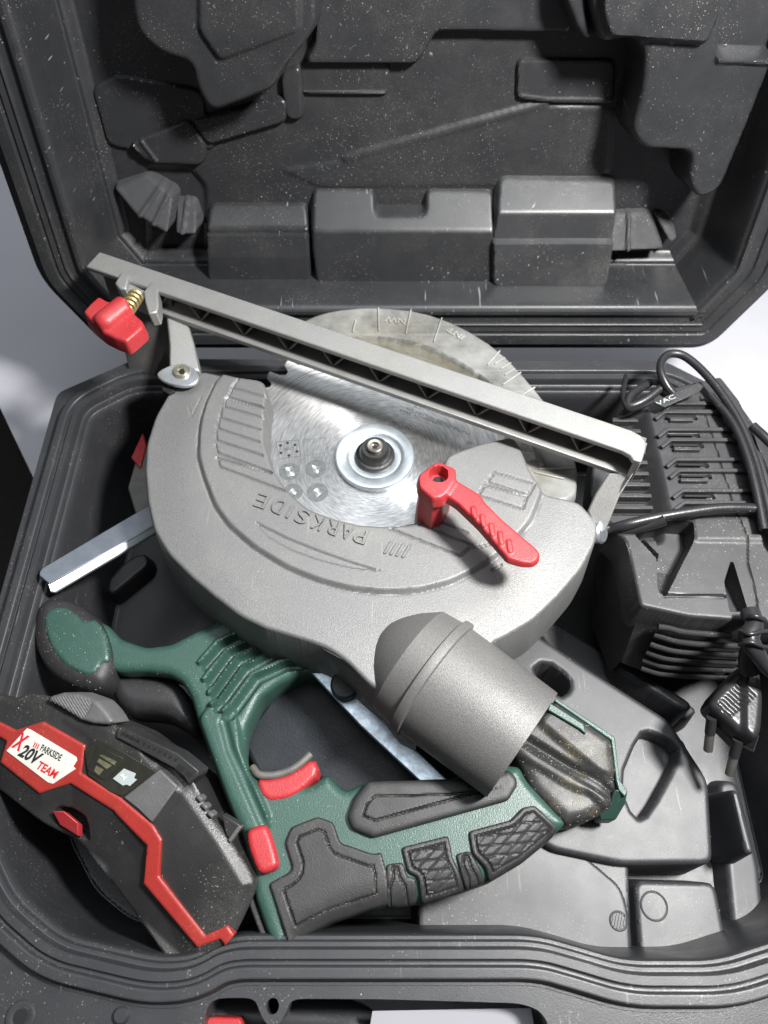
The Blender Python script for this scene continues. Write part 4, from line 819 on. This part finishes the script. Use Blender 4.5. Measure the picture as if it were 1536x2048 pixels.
# ribbed thumb grip and slide rail
gr = Field([(96, 1396), (148, 1381), (200, 1399), (208, 1404), (229, 1428), (240, 1450), (180, 1446), (140, 1420)], BZ, .45, smooth=1); gr.h += 4.5; gr.rnd(2, 2)
A_ = np.array(BZ.loc(150, 1385)); B_ = np.array(BZ.loc(185, 1440)); dd = (B_ - A_) / np.linalg.norm(B_ - A_); pr = (gr.XY - A_) @ np.array([-dd[1], dd[0]])
ksel = 1 - ss(gr.sd([(100, 1398), (148, 1384), (200, 1400), (180, 1440), (140, 1420)]), -1, .5)
gr.h -= .6 * ksel * (np.abs((pr / 1.1) % 1 - .5) * 2)
gr.build('thumb_grip', M['battgrey'], bt, depth=10)
rl = prism('slide_rail', [(240, 1458), (246, 1452), (360, 1506), (402, 1540), (398, 1552), (382, 1568), (372, 1552), (350, 1534), (238, 1474)], BZ, 12, M['batt'], bt, .5, 2.5)
for i in range(11):
    t_ = i / 10.0; u = 250 + t_ * 105; v = 1462 + t_ * 52; wd = 12 if i < 3 else 5
    prism('rail_slot_shade', [(u, v), (u + wd, v + wd * .5), (u + wd - 3, v + 6 + wd * .5), (u - 3, v + 6)], BZ, .5, M['hole'], rl, 0, 2.62)  # dark patches on the rail, shade of the slots as colour
for q in ([(362, 1526), (374, 1534), (368, 1543), (357, 1534)], [(380, 1540), (390, 1546), (385, 1554), (376, 1548)]): prism('rail_slot_shade', q, BZ, .5, M['hole'], rl, 0, 2.62)
for u, v in ((396, 1590), (406, 1606), (418, 1622)): prism('rail_tooth', [(u, v), (u + 9, v + 8), (u + 5, v + 16), (u - 5, v + 6)], BZ, 6, M['battgrey'], bt, .5, 0)
prism('rail_tab', [(440, 1630), (478, 1652), (480, 1660), (458, 1684), (448, 1672)], BZ, 5, M['batt'], bt, .5, -2)
prism('rail_tab_edge', [(474, 1652), (481, 1655), (458, 1688), (452, 1682)], BZ, 4, M['battgrey'], bt, .4, -1.5)

# ================================================================ charger
chg = thing('charger', 'black ribbed battery charger with its own cable wound around it, right side of the case', 'charger', at(1400, 1050, -50))
CZ = Z(18)
co = [(1251, 1079), (1257, 1100), (1281, 1212), (1378, 1233), (1470, 1240), (1600, 1246), (1580, 1080), (1548, 980), (1512, 870), (1480, 800), (1442, 752), (1370, 768), (1290, 790), (1238, 812), (1200, 880), (1190, 960), (1215, 1045)]
ch = Field(co, CZ, .55, cr=2)
S = lambda l: [(1136 + x / 3.84, 680 + y / 3.84) for x, y in l]
S2 = lambda l: [(1136 + x / 3.84, 1040 + y / 3.84) for x, y in l]
leftcol = ch.sd(S([(200, 400), (560, 560), (640, 900), (720, 1300), (720, 1420), (300, 1420), (100, 900)]), rnd=0)
ch.h -= 12 * (1 - ss(leftcol, -4, 6))
upper = 1 - ss(ch.XY[:, 1], at(1400, 1062, 18)[1] - 0, at(1400, 1060, 18)[1] + 2)
RB = []
for y, x0, x1, sl in ((500, 800, 1230, 1), (565, 735, 1250, 1), (625, 770, 950, 0), (700, 755, 1290, 1), (780, 780, 1320, 1), (850, 800, 1005, 0), (930, 820, 1320, 1), (1015, 845, 1380, 1), (1090, 850, 1065, 0), (1170, 870, 1450, 1), (1262, 880, 1500, 1)):
    RB.append((y, x0, x1, sl))
    l2 = [(a, b + 9) for a, b in (S([(x0 + 20, y), (min(x1, x0 + 240), y)]))]
    if sl: ch.h -= 2.6 * (1 - ss(ch.ln(l2), .9, 1.6))
# long moulding seam
seam = S([(1010, 430), (1060, 600), (1100, 720), (1160, 900), (1195, 1030), (1230, 1130), (1260, 1240), (1300, 1350), (1370, 1520)]) + S2([(1380, 160), (1380, 320), (1450, 600), (1455, 690)])
ch.groove(seam, .7, .9)
# facets of the lower half
ch.step(S2([(580, 90), (735, 245), (690, 290), (540, 110)]), -5, 1.2, off=0, add=True)
ch.step(S2([(520, 110), (690, 290), (700, 540), (745, 575), (960, 150), (950, 20), (700, 0), (560, 60)]), -12, 1.4, off=0, add=True)
ch.step(S2([(590, 85), (715, 95), (745, 240)]), 5, 1.2, off=0, add=True)
ch.step(S2([(1210, 480), (1260, 320), (1370, 690), (1250, 700)]), -12, 1.4, off=0, add=True)
ch.groove(S2([(745, 578), (1200, 585)]), 1.4, 1.6)
ch.step(S2([(980, 160), (1560, 165), (1560, -20), (950, -20)]), 1.2, 3, off=0, add=True)
ch.rnd(1.8, 1.5)
cbody = ch.build('charger_case', M['charger'], chg, depth=24, draft=1.0)
for y, x0, x1, sl in RB:
    o6 = [(x0, y - 14), (x1, y - 10), (x1 + 3, y + 16), (x0 + 4, y + 14)]
    if sl: o6 = [(x0 - 84, y + 48), (x0, y - 14), (x1, y - 10), (x1 + 3, y + 16), (x0 + 6, y + 14), (x0 - 60, y + 68)]
    prism('vent_rib', S(o6), CZ, 5.5, M['charger'], cbody, .45, 2.5)
    if sl and y > 560: prism('vent_slot_shade', S([(x0 + 30, y + 20), (x0 + 215, y + 22), (x0 + 215, y + 36), (x0 + 24, y + 34)]), CZ, .8, M['hole'], cbody, 0, .15)  # flat dark patch on the case, painted as the slot's shade
for y in (635, 720, 800, 880, 960, 1045, 1130, 1215, 1305):
    r_ = 590 + (y - 900) * .12; prism('vent_rib', S([(330, y - 15), (r_, y - 12), (r_ + 4, y + 17), (330, y + 15)]), Z(8), 6, M['charger'], cbody, .45, 3.2)
    prism('vent_slot_shade', S([(335, y + 24), (r_ - 5, y + 26), (r_ - 2, y + 44), (335, y + 42)]), Z(6.2), .8, M['hole'], cbody, 0, .3)  # dark patch again in place of the shaded slot
# front vertical face with curved ribs
def pz(l, z): return [(u, v, z) for u, v in l]
topf = [(1281, 1214, 12), (1378, 1236, 12), (1480, 1243, 12), (1592, 1248, 12), (1560, 1300, -34), (1475, 1334, -34), (1428, 1362, -36), (1357, 1360, -36), (1279, 1341, -36), (1240, 1326, -34)]
TV = np.array([at(*p) for p in topf]); back_ = TV.copy(); back_[:, 1] += 50; back_[:5, 2] = 0; back_[5:, 2] = -40
nT = len(TV); poly3('charger_front', np.vstack([TV, back_]), [list(range(nT))[::-1], list(range(nT, 2 * nT))] + [[i, (i + 1) % nT, nT + (i + 1) % nT, nT + i] for i in range(nT)], M['charger'], chg, .8)
ribs = [([(690, 820), (770, 832), (880, 860), (1050, 876), (1250, 890)], 3), ([(660, 880), (740, 905), (860, 938), (1050, 958), (1330, 970)], -4), ([(630, 950), (700, 975), (830, 1008), (1050, 1025), (1340, 1040)], -11), ([(600, 1010), (660, 1035), (780, 1068), (1050, 1085), (1320, 1095)], -18), ([(570, 1070), (640, 1095), (760, 1128), (1050, 1145), (1310, 1155)], -25), ([(560, 1135), (620, 1155), (730, 1183), (1000, 1200), (1250, 1215)], -31)]
for l, z in ribs: tube('vent_slat', [(u, v, z + 3) for u, v in S2(l)], 1.5, M['charger'], chg, seg=8, flat=1.3)
slab('charger_side', [(1251, 1080, 14), (1282, 1214, 12), (1240, 1326, -34), (1200, 1225, -40), (1205, 1100, -30)], 20, M['charger'], chg, .6)
sidep = plane3((1251, 1080, 14), (1282, 1214, 12), (1205, 1150, -34))
text('side_lettering', 'PARKSIDE', sidep, (1222, 1195), (1250, 1122), 6, M['charger'], chg, .5, .6)
# cable
tube('cable', [(1360, 800, 20), (1336, 775, 24), (1322, 745, 27), (1324, 722, 27), (1340, 708, 27), (1368, 712, 27), (1405, 742, 27), (1445, 790, 27), (1482, 850, 27), (1510, 920, 27), (1532, 1000, 27), (1552, 1080, 24), (1580, 1130, 20)], 2.35, M['cable'], chg, seg=14)
tube('cable', [(1420, 790, 24), (1462, 840, 26), (1490, 900, 27), (1510, 970, 27), (1528, 1060, 25)], 2.1, M['cable'], chg, seg=12)
tube('cable', [(1200, 1080, 10), (1212, 1062, 14), (1250, 1050, 22), (1310, 1036, 24), (1380, 1024, 25), (1450, 1016, 25), (1540, 1020, 24), (1620, 1040, 26)], 2.6, M['cable'], chg, seg=14)
tube('cable', [(1215, 1050, 14), (1240, 1062, 16), (1300, 1050, 22), (1330, 1040, 26)], 2.6, M['cable'], chg, seg=14)
tube('cable', [(1505, 852, 24), (1540, 885, 25), (1580, 930, 20)], 2.6, M['cable'], chg, seg=14)
tube('cable', [(1252, 752, 10), (1246, 790, 16), (1256, 818, 20), (1280, 815, 24), (1310, 802, 28)], 1.4, M['cable'], chg, seg=10)
tube('cable', [(1300, 765, 16), (1262, 790, 18), (1258, 812, 18), (1290, 800, 20), (1330, 770, 22)], 2.4, M['cable'], chg, seg=10)
tie = slab('cable_tag', [(1310, 806, 27), (1318, 798, 27), (1396, 764, 28), (1408, 772, 28), (1398, 784, 28), (1330, 814, 27)], 1.2, M['charger'], chg, .4)
tp = plane3((1310, 806, 27), (1396, 764, 28), (1398, 784, 28))
text('tag_text', 'VAC', tp, (1316, 812), (1352, 796), 2.6, M['icon'], tie, .3, .3)
# strain relief, twisted tie and plug
tube('cable', [(1500, 1225, 24), (1508, 1250, 26), (1498, 1275, 26), (1510, 1300, 24), (1530, 1330, 18), (1560, 1360, 10)], [4.5, 4.0, 4.6, 4.0, 3.4, 3.0], M['cable'], chg, seg=14)
tube('cable_tie', [(1480, 1262, 28), (1500, 1268, 32), (1530, 1262, 30), (1560, 1270, 24)], 1.0, M['cable'], chg, seg=8)
tube('cable_tie', [(1478, 1290, 26), (1500, 1284, 31), (1530, 1294, 29), (1560, 1290, 24)], 1.0, M['cable'], chg, seg=8)
tube('cable_tie', [(1492, 1236, 28), (1510, 1232, 32), (1530, 1240, 30)], 1.2, M['cable'], chg, seg=8)
tube('cable', [(1500, 1290, 20), (1495, 1315, 12), (1500, 1340, 6)], [3.4, 4.0, 5.0], M['cable'], chg, seg=14)
pl_ = Field([(1487, 1326), (1500, 1322), (1519, 1342), (1528, 1400), (1522, 1466), (1510, 1484), (1492, 1476), (1418, 1408), (1432, 1385)], Z(-2), .55, cr=3); pl_.rnd(4, 4)
pl_.h += 2.5 * (1 - ss(pl_.ln([(1505, 1345), (1506, 1460)]), 3, 6))
for k in range(9):
    u = 1440 + k * 5.5; pl_.groove([(u - 6, 1392 - k * 5 + 16), (u + 22, 1392 - k * 5 + 42)], .7, .6)
plug = pl_.build('plug', M['cable'], chg, depth=14)
slab('plug_face', [(1417, 1406, -6), (1495, 1474, -6), (1521, 1468, -6), (1509, 1506, -10), (1470, 1486, -12), (1424, 1440, -12)], 8, M['cable'], plug, .8)
for (a, b) in (((1420, 1466, -16), (1416, 1500, -24)), ((1468, 1512, -16), (1459, 1548, -24))):
    A, B = at(*a), at(*b); tube('pin_sleeve', [A + (A - B) * .9, A], 2.5, M['cable'], plug, seg=14, world=True, sm=0); tube('plug_pin', [A, B], 2.2, M['pin'], plug, seg=14, world=True, sm=0)

# ================================================================ loose sawdust
def grains(name, lab, pts, smin=.25, smax=.6, m=M['grain']):
    V = []; F = []
    for p in pts:
        s_ = RNG.uniform(smin, smax); k = len(V); q = RNG.normal(size=(4, 3)); q /= np.linalg.norm(q, axis=1)[:, None]
        q[:, 2] = np.abs(q[:, 2]) * .6
        for x in q: V.append(p + x * s_ * np.array([1, .7, .7]))
        F += [[k, k + 1, k + 2], [k, k + 2, k + 3], [k, k + 3, k + 1], [k + 1, k + 3, k + 2]]
    o = link_mesh(name, V, F, m, None, False); o['kind'] = 'stuff'; o['label'] = lab; o['category'] = 'sawdust'; return o
def pick(f, n, sel=None):
    w_ = f.world(); idx = np.arange(len(w_)) if sel is None else np.nonzero(sel)[0]
    return w_[RNG.choice(idx, min(n, len(idx)), replace=False)] + f.P.n * .05
GLP = [pick(f_, 900, (np.abs(f_.d - l_) < .5) & (np.sin(f_.XY[:, 0] * .25 + 1) > -.6)) for f_, l_ in GL]
lsel = lid.d > 6
pts = np.vstack([pick(lid, 900, lsel), pick(bs, 300, bs.h > -12)] + [pick(f_, 130) for f_ in PF] + [pick(fc, 90), pick(fk, 50), pick(bb, 40), pick(ch, 90), pick(mo, 500), pick(hb, 150), pick(g, 60)])
c2 = [LP.loc(u, v, -44 * LS) for u, v in RNG.normal((520, 345), (75, 28), (160, 2))]
from_lid = []
tree = lid.XY
for a, b in c2:
    i = np.argmin((tree[:, 0] - a) ** 2 + (tree[:, 1] - b) ** 2); from_lid.append(lid.world()[i] if len(from_lid) == 0 else LP.W(tree[i, 0], tree[i, 1], lid.h[i]))
grains('sawdust', 'pale sawdust grains scattered over the case, saw and charger', np.vstack([pts, np.array(from_lid)]), .14, .38)
grains('fine_sawdust', 'yellow sawdust packed into the grooves of the rubber grips', np.vstack(GLP), .08, .2)

for o in scene.objects:
    if '_o' in o: del o['_o']
